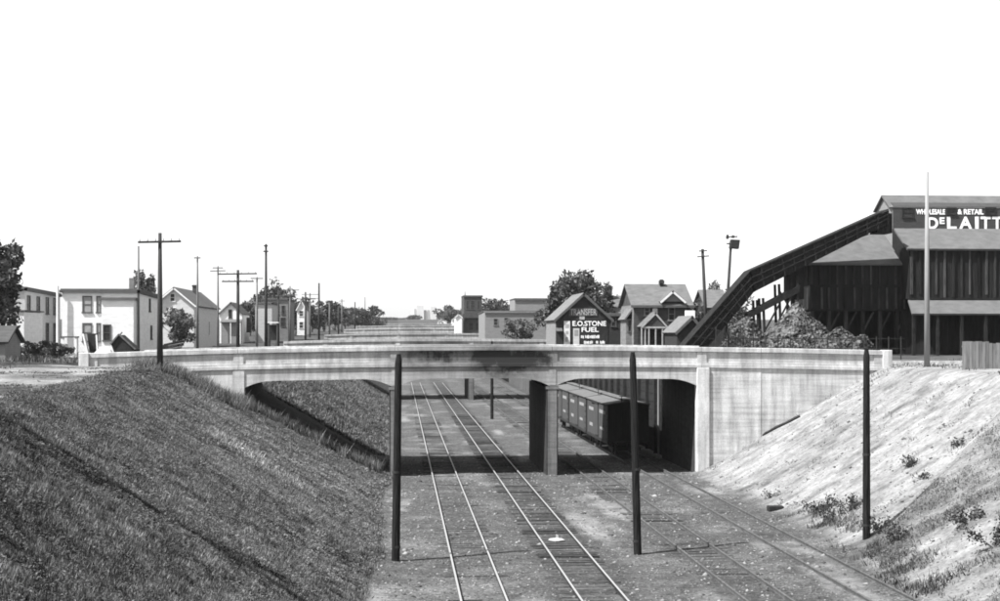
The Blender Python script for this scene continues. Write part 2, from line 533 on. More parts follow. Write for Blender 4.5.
for k, tx in enumerate(TRACKS):
    T = thing('railway_track', names[k], 'railway track', (tx, 40, -.12), 'railway tracks in the cut')
    for s in (-.755, .755):
        MB().prism([(a, b + .055) for a, b in rail_profile(tx + s)], 'y', 30, 262).build('rail', M['rail'] if k < 2 else M['rail_rusty'], T)
    y = 38.0; zz = [-.115, -.088, -.105, -.13][k]
    while y < 150:
        o = bpy.data.objects.new('tie', random.choice(tie_me)); COL.objects.link(o); o.parent = T
        hgt = zz + random.gauss(0, .018)
        o.location = (random.uniform(-.06, .06), y - 40, hgt + .12)
        o.rotation_euler = (random.gauss(0, .01), random.gauss(0, .004), random.gauss(0, .012))
        y += random.uniform(.56, .68)
    mb = MB()
    while y < 260:
        mb.box(tx - 1.22, tx + 1.22, y - .11, y + .11, -.25, zz + random.gauss(0, .02)); y += .64
    o = mb.build('distant_ties', M['tie'], T); o['kind'] = 'stuff'

# ------------------------------------------------------------------ bridges
SUP = [-9.9, -0.3, 9.5, 18.95]
def soffit(X, mid=2.02, drop=.58, reach=2.0):
    d = min(abs(X - s) for s in SUP)
    t = max(0, 1 - d / reach)
    return crown(X) - mid - drop * t * t
def bridge(Yf, W_, xl, xr, xl2, xr2, label, mat, near, name='road_bridge'):
    B = thing(name, label, 'bridge', (5, Yf + W_ / 2, 0), 'street bridges over the railway cut')
    yb = Yf + W_
    c = lambda off: (lambda x: crown(x) + off)
    def face(yo, sgn, a, b, sups):
        # sgn +1: front (towards the viewer), -1: back
        def sp(y0, y1): return tuple(sorted((yo + sgn * y0, yo + sgn * y1)))
        cuts = [a] + [s for s in sups if a < s < b] + [b]
        if near and sgn > 0: cuts = sorted(cuts + [22.75])
        for i in range(len(cuts) - 1):
            p, q = cuts[i] + .006, cuts[i + 1] - .006
            MB().strip(p, q, *sp(-.12, .40), c(-.30), c(0), 14).build('coping', mat, B, bevel=.025 if near else 0)
            MB().strip(p, q, *sp(.02, .26), c(-.96), c(-.29), 14).build('parapet_panel', mat, B)
            o = MB().strip(p, q, *sp(-.07, .30), c(-1.08), c(-.95), 14)
            o.build('molding', mat, B)
            MB().strip(p, q, *sp(-.10, .34), c(-1.30), c(-1.07), 14).build('belt_course', mat, B, bevel=.02 if near else 0)
        for s in [a + .28] + list(sups) + [b - .28]:
            if not (a < s < b): continue
            MB().strip(s - .3, s + .3, *sp(-.05, .30), c(-.953), c(-.297), 2).build('parapet_post', mat, B)
    face(Yf, 1, xl, xr, SUP)
    face(yb, -1, xl2, xr2, SUP)
    # spans: fascia beams, inner girders, slab
    for i in range(3):
        a, b = SUP[i], SUP[i + 1]
        for y0, y1 in ((Yf + .0, Yf + .42), (yb - .42, yb - .0)):
            MB().strip(a, b, y0, y1, soffit, c(-1.29), 40).build('fascia_beam', mat, B)
        for g in range(1, 6):
            yy = Yf + W_ * g / 6
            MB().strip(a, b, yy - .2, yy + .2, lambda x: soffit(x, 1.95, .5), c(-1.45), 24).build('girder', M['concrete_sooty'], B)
    MB().strip(xl2, xr2, Yf + .41, yb - .41, c(-1.5), lambda x: max(crown(x) - .98, PLAT + .03), 40).build('roadway_slab', M['concrete_pier'], B)
    # piers
    for s in SUP[1:3]:
        zt = crown(s) - 2.56
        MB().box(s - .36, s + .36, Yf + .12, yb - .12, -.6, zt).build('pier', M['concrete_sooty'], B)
        MB().prism([(s - .28, -.61), (s + .28, -.61), (s + .28, zt + .02), (s - .28, zt + .02)], 'y', Yf + .02, Yf + .13).build('pier_pilaster', M['concrete_pier'], B)
        MB().box(s - .40, s + .40, Yf - .01, Yf + .7, zt - .14, zt + .04).build('pier_cap', M['concrete_pier'], B)
        f = MB()
        f.box(s - .22, s + .22, Yf - .035, Yf + .01, zt + .12, crown(s) - 1.4)
        f.build('fascia_block', mat, B)
    return B
B1 = bridge(87.0, 12.0, -19.0, 30.6, -17.7, 21.3, 'nearest concrete three span bridge with soot stained parapet crossing the cut', M['concrete'], True)
# near bridge: abutments and wing walls
c_ = lambda off: (lambda x: crown(x) + off)
MB().box(-10.25, -9.55, 86.93, 87.5, 2.6, crown(-9.9) - 1.295).build('abutment_pilaster', M['concrete'], B1)
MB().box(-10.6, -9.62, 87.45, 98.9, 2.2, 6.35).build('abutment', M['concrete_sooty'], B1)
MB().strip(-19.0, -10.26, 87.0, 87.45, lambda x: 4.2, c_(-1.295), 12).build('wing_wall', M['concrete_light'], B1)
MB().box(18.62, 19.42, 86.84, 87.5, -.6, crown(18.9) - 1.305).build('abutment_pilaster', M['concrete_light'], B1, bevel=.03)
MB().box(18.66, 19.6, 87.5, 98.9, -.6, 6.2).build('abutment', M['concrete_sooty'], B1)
MB().strip(19.425, 22.74, 86.98, 87.5, lambda x: -.8, c_(-1.295), 6).build('wing_wall', M['concrete'], B1)
MB().strip(22.76, 30.6, 87.01, 87.5, lambda x: 1.2, c_(-1.295), 12).build('wing_wall', M['concrete'], B1)
MB().box(-19.5, -18.9, 86.78, 87.45, 6.2, crown(-19) + .02).build('end_post', M['concrete_light'], B1, bevel=.03)
MB().box(30.55, 31.15, 86.78, 87.42, 6.2, crown(30.6) + .02).build('end_post', M['concrete_light'], B1, bevel=.03)
for px in (330, 402, 690):      # scuppers in the far parapet seen from inside
    x, _ = W(px, 341, 98.7)
    MB().box(x - .09, x + .09, 98.70, 98.735, crown(x) - .75, crown(x) - .55).build('drain_hole', M['steel_dark'], B1)
lab = ['second concrete bridge, its pier showing under the nearest span', 'third concrete bridge beyond the nearest two', 'fourth concrete bridge far along the cut', 'fifth concrete bridge, small in the distance', 'farthest concrete bridge where the cut ends in haze']
for i in range(5):
    Yb = 187 + 100 * i
    b = bridge(float(Yb), 12.0, -15.4, 21.7, -15.4, 21.7, lab[i], M['concrete_far'], False)
    MB().box(-10.6, -9.6, Yb + .3, Yb + 11.7, 2.2, 6.3).build('abutment', M['concrete_far'], b)
    MB().box(18.66, 19.6, Yb + .1, Yb + 11.9, -.6, 6.3).build('abutment', M['concrete_sooty'], b)
    b.location.z += max(0, (Yb - 229) * .0135)      # the street grade climbs away from the viewer

# timber retaining wall below the coal yard
RW = thing('retaining_wall', 'dark timber retaining wall behind the boxcars below the coal yard', 'wall', (19.3, 142, -.2))
n = 0
for j in range(11):
    for y0 in np.arange(99.1, 186, 14.5):
        MB().box(19.12 + random.uniform(-.02, .02), 19.42, y0 + .02, min(y0 + 14.46, 186.8), -.3 + j * .65, -.3 + j * .65 + .62).build('plank', M['timber_wall'], RW)
for y0 in np.arange(99.5, 187, 3.6):
    MB().box(18.86, 19.1, y0, y0 + .24, -.4, 6.6).build('post', M['timber_wall'], RW)

# ------------------------------------------------------------------ poles
def pole(px, pyb, pyt, Y, r0, r1, mat, label, arms=(), lean=0, group='poles along the side streets', name='utility_pole', zb=None, ins=True, lean_y=0):
    x, _ = W(px, pyb, Y)
    z0 = float(height(x, Y)) if zb is None else zb
    _, zt = W(px, pyt, Y)
    P = thing(name, label, 'pole', (x, Y, z0), group)
    xt = x + lean
    top = Vector((xt, Y + lean_y, zt)); base = Vector((x, Y, z0 - .5))
    MB().tube(base, top, r0, r1, 10).build('shaft', mat, P, smooth=True)
    for (py, hw, tilt) in arms:
        _, za = W(px, py, Y)
        f = (za - z0) / max(.1, (zt - z0)); xa = x + lean * f; ya = Y + lean_y * f
        MB().bar((xa - hw, ya - .16, za - tilt), (xa + hw, ya - .16, za + tilt), .10, .12).build('crossarm', mat, P)
        if ins:
            for u in np.linspace(-.92, .92, 6):
                if abs(u) < .1: continue
                MB().tube((xa + u * hw, ya - .16, za + tilt * u + .06), (xa + u * hw, ya - .16, za + tilt * u + .2), .035, .025, 6).build('insulator', M['shade_blind'], P)
    return P
# three black posts across the cut
def black_post(px, pyb, pyt, Y, lab_, lean=0):
    x, _ = W(px, pyb, Y); z0 = float(height(x, Y)); _, zt = W(px, pyt, Y)
    P = thing('guard_post', lab_, 'post', (x, Y, z0), 'black posts in line across the cut')
    mb = MB(); sx = x + lean
    pts = [(z0 - .5, .165, 0), (z0 + 2.5, .158, .35), (zt - 1.6, .142, .8), (zt - .32, .135, .97), (zt, .08, 1)]
    vs = []; nn = 10
    for z, r, f in pts:
        for i in range(nn):
            a = 2 * math.pi * i / nn
            vs.append((x + lean * f + r * math.cos(a), Y + r * math.sin(a), z))
    fs = [tuple(range(nn))[::-1], tuple(range(nn * 4, nn * 5))]
    for k in range(4):
        for i in range(nn):
            fs.append((k * nn + i, k * nn + (i + 1) % nn, (k + 1) * nn + (i + 1) % nn, (k + 1) * nn + i))
    mb.add(vs, fs).build('shaft', M['pole_black'], P, smooth=False)
    for zz in (z0 + .5, z0 + 3.4):
        MB().tube((x + lean * .3, Y, zz), (x + lean * .3, Y, zz + .09), .168, .168, 10).build('iron_band', M['steel_dark'], P)
black_post(395.5, 560, 354, 54.6, 'black pointed post at the foot of the grassy bank', .12)
black_post(638, 553, 352, 56.0, 'black pointed post standing between the two pairs of tracks', -.22)
black_post(866.5, 551, 349, 56.4, 'black pointed post at the foot of the sandy bank')
black_post(492, 418, 341, 145, 'thin dark post seen far through the middle bridge span')

PG = 'poles along the side streets'
pole(160, 364, 233, 82, .19, .10, M['pole_dark'], 'dark pole with one crossarm rising from the grassy bank by the bridge', [(242, 1.22, .03)])
pole(927, 363, 172, 84, .185, .10, M['pole_pale'], 'tall pale bare pole at the right end of the bridge', (), name='bare_pole')
# the pole just outside the picture whose shadow falls across the grassy bank
pole(-92, 400, 70, 35.9, .30, .26, M['pole_dark'], 'tall dark pole at the left edge casting its shadow down the grassy bank', (), name='bare_pole')
pole(138.5, 351, 246, 128, .12, .08, M['pole_grey'], 'thin grey pole at the corner of the white flat roofed house', (), name='bare_pole')
pole(197.5, 346, 256, 150, .15, .08, M['pole_grey'], 'grey pole in front of the gabled house with a small arm at its tip', [(258, .35, 0)], ins=False)
pole(218, 346, 266, 165, .14, .08, M['pole_grey'], 'pale grey pole with short faint crossarms beyond the gabled house', [(268, .6, .0), (271, .9, .02)], ins=False)
pole(238, 347, 270, 128, .17, .12, M['pole_dark'], 'dark pole with two long crossarms left of the brick shops', [(274, 1.72, .03), (281.5, 1.42, .01)])
pole(257, 346, 277, 170, .14, .09, M['pole_grey'], 'grey pole with one short arm between the shops and the tallest dark pole', [(278.5, .75, 0)], ins=False)
pole(266, 346, 244, 125, .16, .09, M['pole_dark'], 'tallest dark pole of the left row with tiny arms near its tip', [(246, .18, 0), (251.5, .22, 0)], ins=False)
pole(278.5, 345, 290, 200, .16, .12, M['pole_dark'], 'dark pole with one crossarm beside the small porch', [(296.5, 1.5, 0)])
pole(290, 342, 286, 230, .15, .1, M['pole_grey'], 'grey pole with two faint arms before the brick block', [(290, 1.5, 0), (295, 1.2, 0)], ins=False)
pole(305.5, 339, 292, 280, .2, .15, M['pole_dark'], 'dark pole with paired crossarms before the far white house', [(299, 2.0, 0), (302, 1.6, 0)], ins=False)
pole(310, 339, 293, 310, .18, .13, M['pole_grey'], 'slim grey pole just right of the far white house', [(294.5, 1.8, 0), (298.5, 1.8, 0)], ins=False)
pole(319, 338, 283, 250, .2, .15, M['pole_dark'], 'bare dark pole standing clear of the far trees', (), name='bare_pole')
pole(329.5, 337, 303, 340, .2, .15, M['pole_grey'], 'short grey pole before the far trees, left of its twin', ())
pole(338.5, 336, 306, 360, .22, .15, M['pole_dark'], 'short dark pole before the far trees, right of its twin', ())
pole(341.8, 336, 299, 400, .2, .13, M['pole_grey'], 'far grey pole with a small head over the trees', [(301, .8, 0)], ins=False)
pole(355, 335, 302, 430, .22, .15, M['pole_dark'], 'far dark pole against the round far tree', (), name='bare_pole')
pole(365, 334, 297, 520, .2, .14, M['pole_grey'], 'farthest thin pole rising over the round far tree', (), name='bare_pole')
pole(707.5, 345, 249, 150, .22, .16, M['pole_dark'], 'leaning dark pole with two short arms beside the conveyor', [(251, .45, .03), (256.5, .65, .05)], lean=-.55, ins=False)
P = pole(724, 345, 243, 146, .2, .14, M['pole_dark'], 'leaning pole carrying a transformer box behind the conveyor', [(237, .62, .02), (244, .5, 0)], lean=.75, ins=True)
x, z = W(733.5, 245, 146)
MB().prism([(x - .5, z - .35), (x + .42, z - .45), (x + .55, z + .5), (x - .35, z + .55)], 'y', 145.3, 146.1).build('transformer_box', M['steel_dark'], P)
MB().tube((x - .75, 145.6, z + .6), (x - .75, 145.6, z + 1.05), .16, .13, 8).build('lamp_head', M['steel_dark'], P)
MB().tube((x - .15, 145.6, z + .7), (x - .15, 145.6, z + 1.0), .16, .13, 8).build('lamp_head', M['steel_dark'], P)

# ------------------------------------------------------------------ houses
def window(P, face, u0, u1, z0, z1, plane, trim, pane='glass', rail=True):
    """face 'f': wall at y=plane looking to -y; 'r': wall at x=plane looking to +x; 'l': looking to -x"""
    def bx(a, b, c, d, o0, o1):
        m = MB()
        if face == 'f': m.box(a, b, plane - o1, plane - o0, c, d)
        elif face == 'r': m.box(plane + o0, plane + o1, a, b, c, d)
        else: m.box(plane - o1, plane - o0, a, b, c, d)
        return m
    t = .10
    f = MB()
    for q in ((u0 - t, u0, z0, z1), (u1, u1 + t, z0, z1), (u0 - t, u1 + t, z1, z1 + t)):
        m = bx(*q, -.02, .07); f.add(m.v, m.f)
    if rail:
        m = bx(u0, u1, (z0 + z1) / 2 - .03, (z0 + z1) / 2 + .03, -.02, .05); f.add(m.v, m.f)
    w = f.build('window', trim, P)
    bx(u0 - t - .05, u1 + t + .05, z0 - .12, z0, -.02, .12).build('sill', trim, w) if False else None
    o = bx(u0 - .005, u1 + .005, z0, z1 + .004, -.03, .012).build('pane', M[pane], P); o.parent = w; 
    o2 = bx(u0 - t - .05, u1 + t + .05, z0 - .12, z0 - .001, -.02, .12).build('sill', trim, P); o2.parent = w
    return w

def slab(mb, a, b, c, d, th):
    """roof plane through corners a b c d (counter-clockwise seen from above), thickness th downwards"""
    n = (Vector(b) - Vector(a)).cross(Vector(d) - Vector(a)).normalized()
    if n.z < 0: n = -n
    vs = [Vector(p) for p in (a, b, c, d)] + [Vector(p) - n * th for p in (a, b, c, d)]
    mb.add(vs, [(0, 1, 2, 3), (7, 6, 5, 4), (0, 4, 5, 1), (1, 5, 6, 2), (2, 6, 7, 3), (3, 7, 4, 0)])
    return mb

def gable_house(name, label, cat, x0, x1, y0, y1, ze, za, wall, roof, ridge='y', over=.35, trim='trim_white', zb=None, wins=(), group=None, chim=None, apex=None):
    zb = PLAT - .3 if zb is None else zb
    P = thing(name, label, cat, ((x0 + x1) / 2, (y0 + y1) / 2, zb), group)
    if ridge == 'y':
        xm = (x0 + x1) / 2 if apex is None else apex
        MB().prism([(x0, zb), (x1, zb), (x1, ze), (xm, za), (x0, ze)], 'y', y0, y1).build('wall', M[wall], P)
        for s, xe in ((-1, x0), (1, x1)):
            k = (za - ze) / abs(xe - xm); xo = xe + s * over; zo = ze - k * over
            m = slab(MB(), (xo, y0 - over, zo + .1), (xm, y0 - over, za + .1), (xm, y1 + over, za + .1), (xo, y1 + over, zo + .1), .14)
            m.build('roof', M[roof], P)
            m = slab(MB(), (xo, y0 - over - .04, zo + .02), (xm, y0 - over - .04, za + .02), (xm, y0 - over + .03, za + .02), (xo, y0 - over + .03, zo + .02), .2)
            m.build('bargeboard', M[trim], P)
    else:
        ym = (y0 + y1) / 2
        MB().prism([(y0, zb), (y1, zb), (y1, ze), (ym, za), (y0, ze)], 'x', x0, x1).build('wall', M[wall], P)
        for s, ye in ((-1, y0), (1, y1)):
            k = (za - ze) / abs(ye - ym); yo = ye + s * over; zo = ze - k * over
            slab(MB(), (x0 - over, yo, zo + .1), (x1 + over, yo, zo + .1), (x1 + over, ym, za + .1), (x0 - over, ym, za + .1), .14).build('roof', M[roof], P)
    for w in wins: window(P, *w[:5], w[5], M[trim], *(w[6:]))
    if chim:
        cx, cy, cz, cw = chim
        MB().box(cx - cw, cx + cw, cy - cw, cy + cw, ze, cz).build('chimney', M['brick'], P)
        MB().box(cx - cw - .08, cx + cw + .08, cy - cw - .08, cy + cw + .08, cz - .25, cz - .08).build('chimney_cap', M['brick_dark'], P)
    return P

def flat_house(name, label, cat, x0, x1, y0, y1, zt, wall, side=None, trim='trim_dark', roof='tar_roof', wins=(), cornice=.2, zb=None, group=None, slope=0):
    zb = PLAT - .3 if zb is None else zb
    P = thing(name, label, cat, ((x0 + x1) / 2, (y0 + y1) / 2, zb), group)
    MB().prism([(y0, zb), (y1, zb), (y1, zt - slope), (y0, zt)], 'x', x0, x1).build('wall', M[wall], P)
    MB().prism([(y0 - .12, zt + .05), (y1 + .12, zt - slope + .05), (y1 + .12, zt - slope + .17), (y0 - .12, zt + .17)], 'x', x0 - .12, x1 + .12).build('roof', M[roof], P)
    if cornice:
        MB().box(x0 - .2, x1 + .2, y0 - .25, y0 + .02, zt - cornice, zt + .045).build('cornice', M[trim], P)
        MB().prism([(y0 - .25, zt - cornice), (y1 + .1, zt - slope - cornice), (y1 + .1, zt - slope + .045), (y0 - .25, zt + .045)], 'x', x1 + .004, x1 + .2).build('cornice', M[trim], P)
    for w in wins: window(P, *w[:5], w[5], M[trim], *(w[6:]))
    return P

# --- left: flat-roofed houses
Y0 = 132
xA, zt = W(25, 288.5, Y0); xA0, _ = W(-30, 288, Y0)
def wy(px, X):                      # depth at which column px meets the plane x = X
    a = (px - 500) / FPX
    dx = math.sin(YAW) + a * math.cos(YAW); dy = math.cos(YAW) - a * math.sin(YAW)
    return X * dy / dx
def wr(px, X, w, zlo, zhi): 
    y = wy(px, X); return ('r', y - w / 2, y + w / 2, zlo, zhi, X, 'glass')
yA1 = wy(60, xA)
wins = []
for px in (28.5, 38, 47, 54.5):
    for (lo, hi) in ((8.0, 9.7), (10.7, 12.2)):
        wins.append(wr(px, xA, .9, lo, hi))
flat_house('flat_roofed_house', 'grey flat roofed two storey house behind the big tree at left', 'house', xA0, xA, Y0, yA1, zt, 'siding_mid', wins=wins, trim='trim_dark', slope=.25)
# low white annex and shed at the frame's edge
x0, z0 = W(-14, 312, 118); x1, _ = W(24, 312, 118)
flat_house('white_annex', 'white annex wall below the big tree at left edge', 'house', x0, x1, 118, 124, z0, 'siding_white', trim='trim_white', cornice=0)
x0, z0 = W(-20, 334, 100); x1, _ = W(5, 334, 100)
gable_house('shed', 'small low grey roofed shed at far left edge', 'shed', x0, x1, 100, 104, z0 - .5, z0 + .5, 'siding_grey', 'shingle_dark', 'x', .3)
# white house
Y1 = 128
xb, zt = W(62, 290.5, Y1); xe, _ = W(137.5, 290, Y1); yb1 = wy(160, xe)
wz = lambda py: W(100, py, Y1)[1]
wx = lambda px: W(px, 300, Y1)[0]
WH = flat_house('white_flat_roofed_house', 'white flat roofed two storey house with front extension', 'house', xb, xe, Y1, yb1, zt, 'siding_white', trim='trim_dark', slope=.3,
    wins=[('f', wx(83.5), wx(91), wz(312), wz(297), Y1, 'shade_blind'), ('f', wx(83.5), wx(91), wz(341), wz(324), Y1, 'shade_blind'),
          ('f', wx(97.5), wx(100), wz(312), wz(297), Y1, 'shade_blind'), ('f', wx(97.5), wx(100), wz(341), wz(324), Y1, 'shade_blind'),
          wr(149.5, xe, .55, wz(310), wz(298)), wr(151, xe, .55, wz(339), wz(326))])
ye = Y1 - 1.4
x0, z0 = W(101.5, 300, ye); x1, _ = W(133.5, 300, ye)
MB().box(x0, x1, ye, Y1 - .01, PLAT - .3, z0).build('extension_wall', M['siding_white'], WH)
MB().box(x0 - .2, x1 + .2, ye - .2, Y1 - .01, z0 + .004, z0 + .22).build('extension_roof', M['tar_roof'], WH)
a, zz = W(104, 340, ye); b, z2 = W(110, 325.5, ye)
window(WH, 'f', a, b, zz, z2, ye, M['trim_dark'])
a, zz = W(129, 278, 134); b, _ = W(134, 278, 134)
MB().box(a, b, 134, 134.6, 11.5, zz).build('chimney', M['brick_pale'], WH)
a, zz = W(57.5, 286, Y1 - .5); MB().tube((a, Y1 - .5, PLAT - .3), (a, Y1 - .5, zz), .14, .12, 6).build('downpipe', M['trim_white'], WH)
# porch roof at its left
x0, z0 = W(60, 340.5, 126); x1, _ = W(77, 341, 126)
pr = thing('garden_bench', 'low white table in the yard before the white house', 'table', ((x0 + x1) / 2, 126.4, PLAT))
MB().box(x0, x1, 126, 126.9, z0 + .25, z0 + .37).build('top', M['trim_dark'], pr)
for xx in (x0 + .12, x1 - .12):
    for yy in (126.1, 126.8): MB().box(xx - .06, xx + .06, yy - .06, yy + .06, PLAT - .1, z0 + .249).build('leg', M['white_paint'], pr)

# --- gabled houses on the left
Y2 = 198
x0, ze = W(154, 304, Y2); x1, _ = W(194, 305, Y2); xm, za = W(174, 287.5, Y2)
w = lambda a, b, c, d, Yq, pane='glass': ('f', W(a, 0, Yq)[0], W(b, 0, Yq)[0], W(a, d, Yq)[1], W(a, c, Yq)[1], Yq, pane)
gable_house('gabled_house', 'pale gabled house with small tree before it, right of the white house', 'house', x0, x1, Y2, Y2 + 26, ze, za, 'siding_pale', 'shingle', 'y', .4,
            wins=[w(170.5, 174.5, 294, 301, Y2), w(170, 175.5, 308, 313, Y2, 'shade_blind'), w(181, 186, 327, 338, Y2),
                  wr(209, x1, .9, 8.5, 10.5)], chim=((x0 + x1) / 2 + .6, Y2 + 16, za + .9, .35))
Y3 = 250
x0, ze = W(219.5, 313, Y3); x1, _ = W(242, 313, Y3); _, za = W(230, 302.5, Y3)
H3 = gable_house('white_gabled_house', 'small white gabled house with low porch behind the row of poles', 'house', x0, x1, Y3, Y3 + 12, ze, za, 'siding_white', 'shingle_dark', 'y', .3, trim='trim_dark',
            wins=[w(229, 231.5, 310, 318, Y3)])
xa, za_ = W(220, 322, Y3 - 2); xb_, _ = W(241, 322, Y3 - 2)
slab(MB(), (xa, Y3 - 2, za_), (xb_, Y3 - 2, za_), (xb_, Y3 - .01, za_ + .5), (xa, Y3 - .01, za_ + .5), .12).build('porch_roof', M['shingle'], H3)
MB().box(xa + .1, xb_ - .1, Y3 - 1.2, Y3 - .02, PLAT - .2, za_ + .1).build('porch_wall', M['siding_grey'], H3)
for q in (xa + .12, (xa + xb_) / 2, xb_ - .12):
    MB().box(q - .07, q + .07, Y3 - 1.95, Y3 - 1.8, PLAT - .2, za_ - .06).build('porch_post', M['trim_white'], H3)

Y4 = 235
x0, zt = W(241, 317, Y4); x1, _ = W(262, 303, Y4)
flat_house('brick_shop', 'low grey shop left of the tallest pole', 'shop', x0 + .5, x1, Y4 + 18, Y4 + 30, W(250, 303, Y4 + 18)[1], 'siding_mid', trim='trim_dark', wins=[w(247, 251, 318, 332, Y4 + 18)])
x0, zt = W(263, 299, 268); x1, _ = W(288, 300, 268)
flat_house('brick_block', 'tall grey brick block behind the poles with a row of windows', 'building', x0, x1, 268, 284, zt, 'brick_pale', trim='trim_dark', wins=[
    w(265, 267.5, 306, 314, 268), w(270.5, 273, 306, 314, 268), w(276, 278.5, 306, 314, 268), w(282, 284.5, 306, 314, 268), w(281, 285, 318, 326, 268, 'glass')])
# small open booth
x0, z0 = W(267.5, 322.5, 196); x1, _ = W(277.5, 322.5, 196)
BO = thing('market_booth', 'small open booth with white roof beside the poles', 'booth', ((x0 + x1) / 2, 196.7, PLAT))
MB().box(x0 - .1, x1 + .1, 195.8, 197.6, z0 - .08, z0 + .08).build('roof', M['trim_white'], BO)
for xx in (x0 + .06, x1 - .06):
    for yy in (196, 197.4): MB().box(xx - .06, xx + .06, yy - .06, yy + .06, PLAT - .2, z0 - .081).build('post', M['trim_dark'], BO)
MB().box(x0 + .1, x1 - .1, 197.2, 197.34, PLAT - .2, z0 - .3).build('back_board', M['plank_dark'], BO)
MB().box(x0 + .13, x1 - .13, 196.1, 196.3, PLAT - .2, PLAT + 1).build('counter', M['plank_old'], BO)
x0, zt = W(297, 304, 340); x1, _ = W(305.5, 304, 340)
gable_house('white_far_house', 'narrow white house far off before dark trees', 'house', x0, x1, 340, 352, zt - 1, zt + 1, 'siding_white', 'shingle', 'y', .3, wins=[w(299.5, 303, 311, 316, 340), w(299.5, 303, 322, 328, 340)])
for k, (p0, p1, pt, Yq, lb) in enumerate([(321, 327, 322, 420, 'tiny white house at the foot of the far trees, nearest the bare pole'), (332, 337, 325, 460, 'tiny white shed at the foot of the far trees beside two poles'), (452, 462, 318, 600, 'tiny pale house far off left of the dark tower house'), (438, 447, 320, 760, 'tiny white house far off in the haze beyond the bridges'), (287.5, 291, 322, 330, 'small white shed left of the narrow white house')]):
    x0, zt = W(p0, pt, Yq); x1, _ = W(p1, pt, Yq)
    gable_house('cottage', lb, 'house', x0, x1, Yq, Yq + 8, zt - .8, zt + .8, 'siding_white', 'shingle', 'y', .3, zb=float(height((x0 + x1) / 2, Yq)) - .3, wins=[('f', (x0 + x1) / 2 - .5, (x0 + x1) / 2 + .5, zt - 2.3, zt - 1.1, Yq, 'glass')], group='far cottages')

# --- right: tower house, long low building, shop with signs, brick house
Y5 = 330
x0, zt = W(464, 296, Y5); x1, _ = W(482, 296, Y5)
TH = flat_house('tower_house', 'dark narrow tall building with cornice far off right of the tracks', 'building', x0, x1, Y5, Y5 + 14, zt, 'brick', trim='trim_dark', wins=[
    w(466.5, 468.5, 301, 309, Y5), w(471, 474.5, 301, 309, Y5), w(477.5, 479.5, 301, 309, Y5), w(469, 473, 323, 330, Y5), w(476, 479, 323, 330, Y5)])
x0, _ = W(462.5, 296, Y5 - 1); x1, z1 = W(482.5, 314, Y5 - 1); _, z2 = W(472, 318, Y5 - 1)
MB().box(x0, x1, Y5 - 1, Y5 - .02, z2, z1).build('shop_awning', M['shingle_dark'], TH)
MB().tube((W(465, 0, Y5 + .5)[0], Y5 + .5, zt), (W(465, 0, Y5 + .5)[0], Y5 + .5, zt + 1.1), .12, .05, 6).build('finial', M['trim_dark'], TH)
x0, z0 = W(455.5, 317, Y5 - 3); x1, _ = W(462, 317, Y5 - 3)
gable_house('white_lean_to', 'small white lean to left of the dark tower building', 'shed', x0, x1, Y5 - 3, Y5 + 3, z0, z0 + .7, 'siding_white', 'shingle', 'y', .2)
Y6 = 245
x0, zt = W(485, 311.5, Y6); x1, _ = W(549, 311.5, Y6)
flat_house('long_low_building', 'long low grey flat roofed building left of the fuel shop', 'building', x0, x1, Y6, Y6 + 20, zt, 'siding_grey', trim='trim_grey', cornice=.25, wins=[
    w(494, 497.5, 319, 325, Y6), w(504.5, 508, 318, 325, Y6), w(522, 525, 319, 325, Y6, 'shade_blind')], slope=.3)
Y7 = 285
x0, zt = W(515, 299, Y7); x1, _ = W(546, 299, Y7)
flat_house('grey_warehouse', 'grey flat roofed warehouse showing above the long low building', 'building', x0, x1, Y7, Y7 + 14, zt, 'siding_grey', trim='trim_dark', cornice=.3)
x0, z0 = W(533, 312, 236); x1, _ = W(540.5, 309, 236)

# fuel shop
Y8 = 150
x0, ze = W(556, 318.5, Y8); x1, _ = W(611, 318.5, Y8); xm, za = W(583.5, 293.5, Y8)
yb8 = wy(546.5, x0)
SH = gable_house('fuel_shop', 'dark gable fronted fuel and transfer shop with white painted signs', 'shop', x0, x1, Y8, yb8, ze, za, 'siding_dark', 'shingle_pale', 'y', .3, trim='trim_dark')
MB().box(x0 - .05, x0 - .004, Y8 + .02, yb8 - .02, PLAT - .3, ze - .02).build('side_wall', M['siding_grey'], SH)
def lettering(txt, px0, px1, pyb, pyt, Y, mat, parent, off=.02, bold=.0, name='lettering'):
    cu = bpy.data.curves.new(name, 'FONT'); cu.body = txt; cu.size = 1; cu.extrude = .01; cu.offset = bold
    to = bpy.data.objects.new(name, cu); COL.objects.link(to)
    bpy.context.view_layer.update()
    me = bpy.data.meshes.new_from_object(to.evaluated_get(bpy.context.evaluated_depsgraph_get()))
    bpy.data.objects.remove(to)
    n = len(me.vertices); c = np.zeros(n * 3); me.vertices.foreach_get('co', c); c = c.reshape(-1, 3)
    mn = c.min(0); mx = c.max(0)
    xa, zb_ = W(px0, pyb, Y); xb2, zt_ = W(px1, pyt, Y)
    p = np.array(wloc(parent))
    v = np.stack([xa + (c[:, 0] - mn[0]) / (mx[0] - mn[0]) * (xb2 - xa), Y - off - (c[:, 2] - mn[2]), zb_ + (c[:, 1] - mn[1]) / (mx[1] - mn[1]) * (zt_ - zb_)], -1) - p
    me.vertices.foreach_set('co', v.ravel()); me.update()
    me.materials.clear(); me.materials.append(mat)
    o = bpy.data.objects.new(name, me); COL.objects.link(o); o.parent = parent
    return o
def signboard(px0, px1, py0, py1, Y, mat, parent, name='sign_board', th=.06):
    xa, zt_ = W(px0, py0, Y); xb2, zb_ = W(px1, py1, Y)
    return MB().box(xa, xb2, Y - th, Y - .003, zb_, zt_).build(name, mat, parent)
signboard(569, 597.5, 308, 316, Y8, M['trim_dark'], SH)
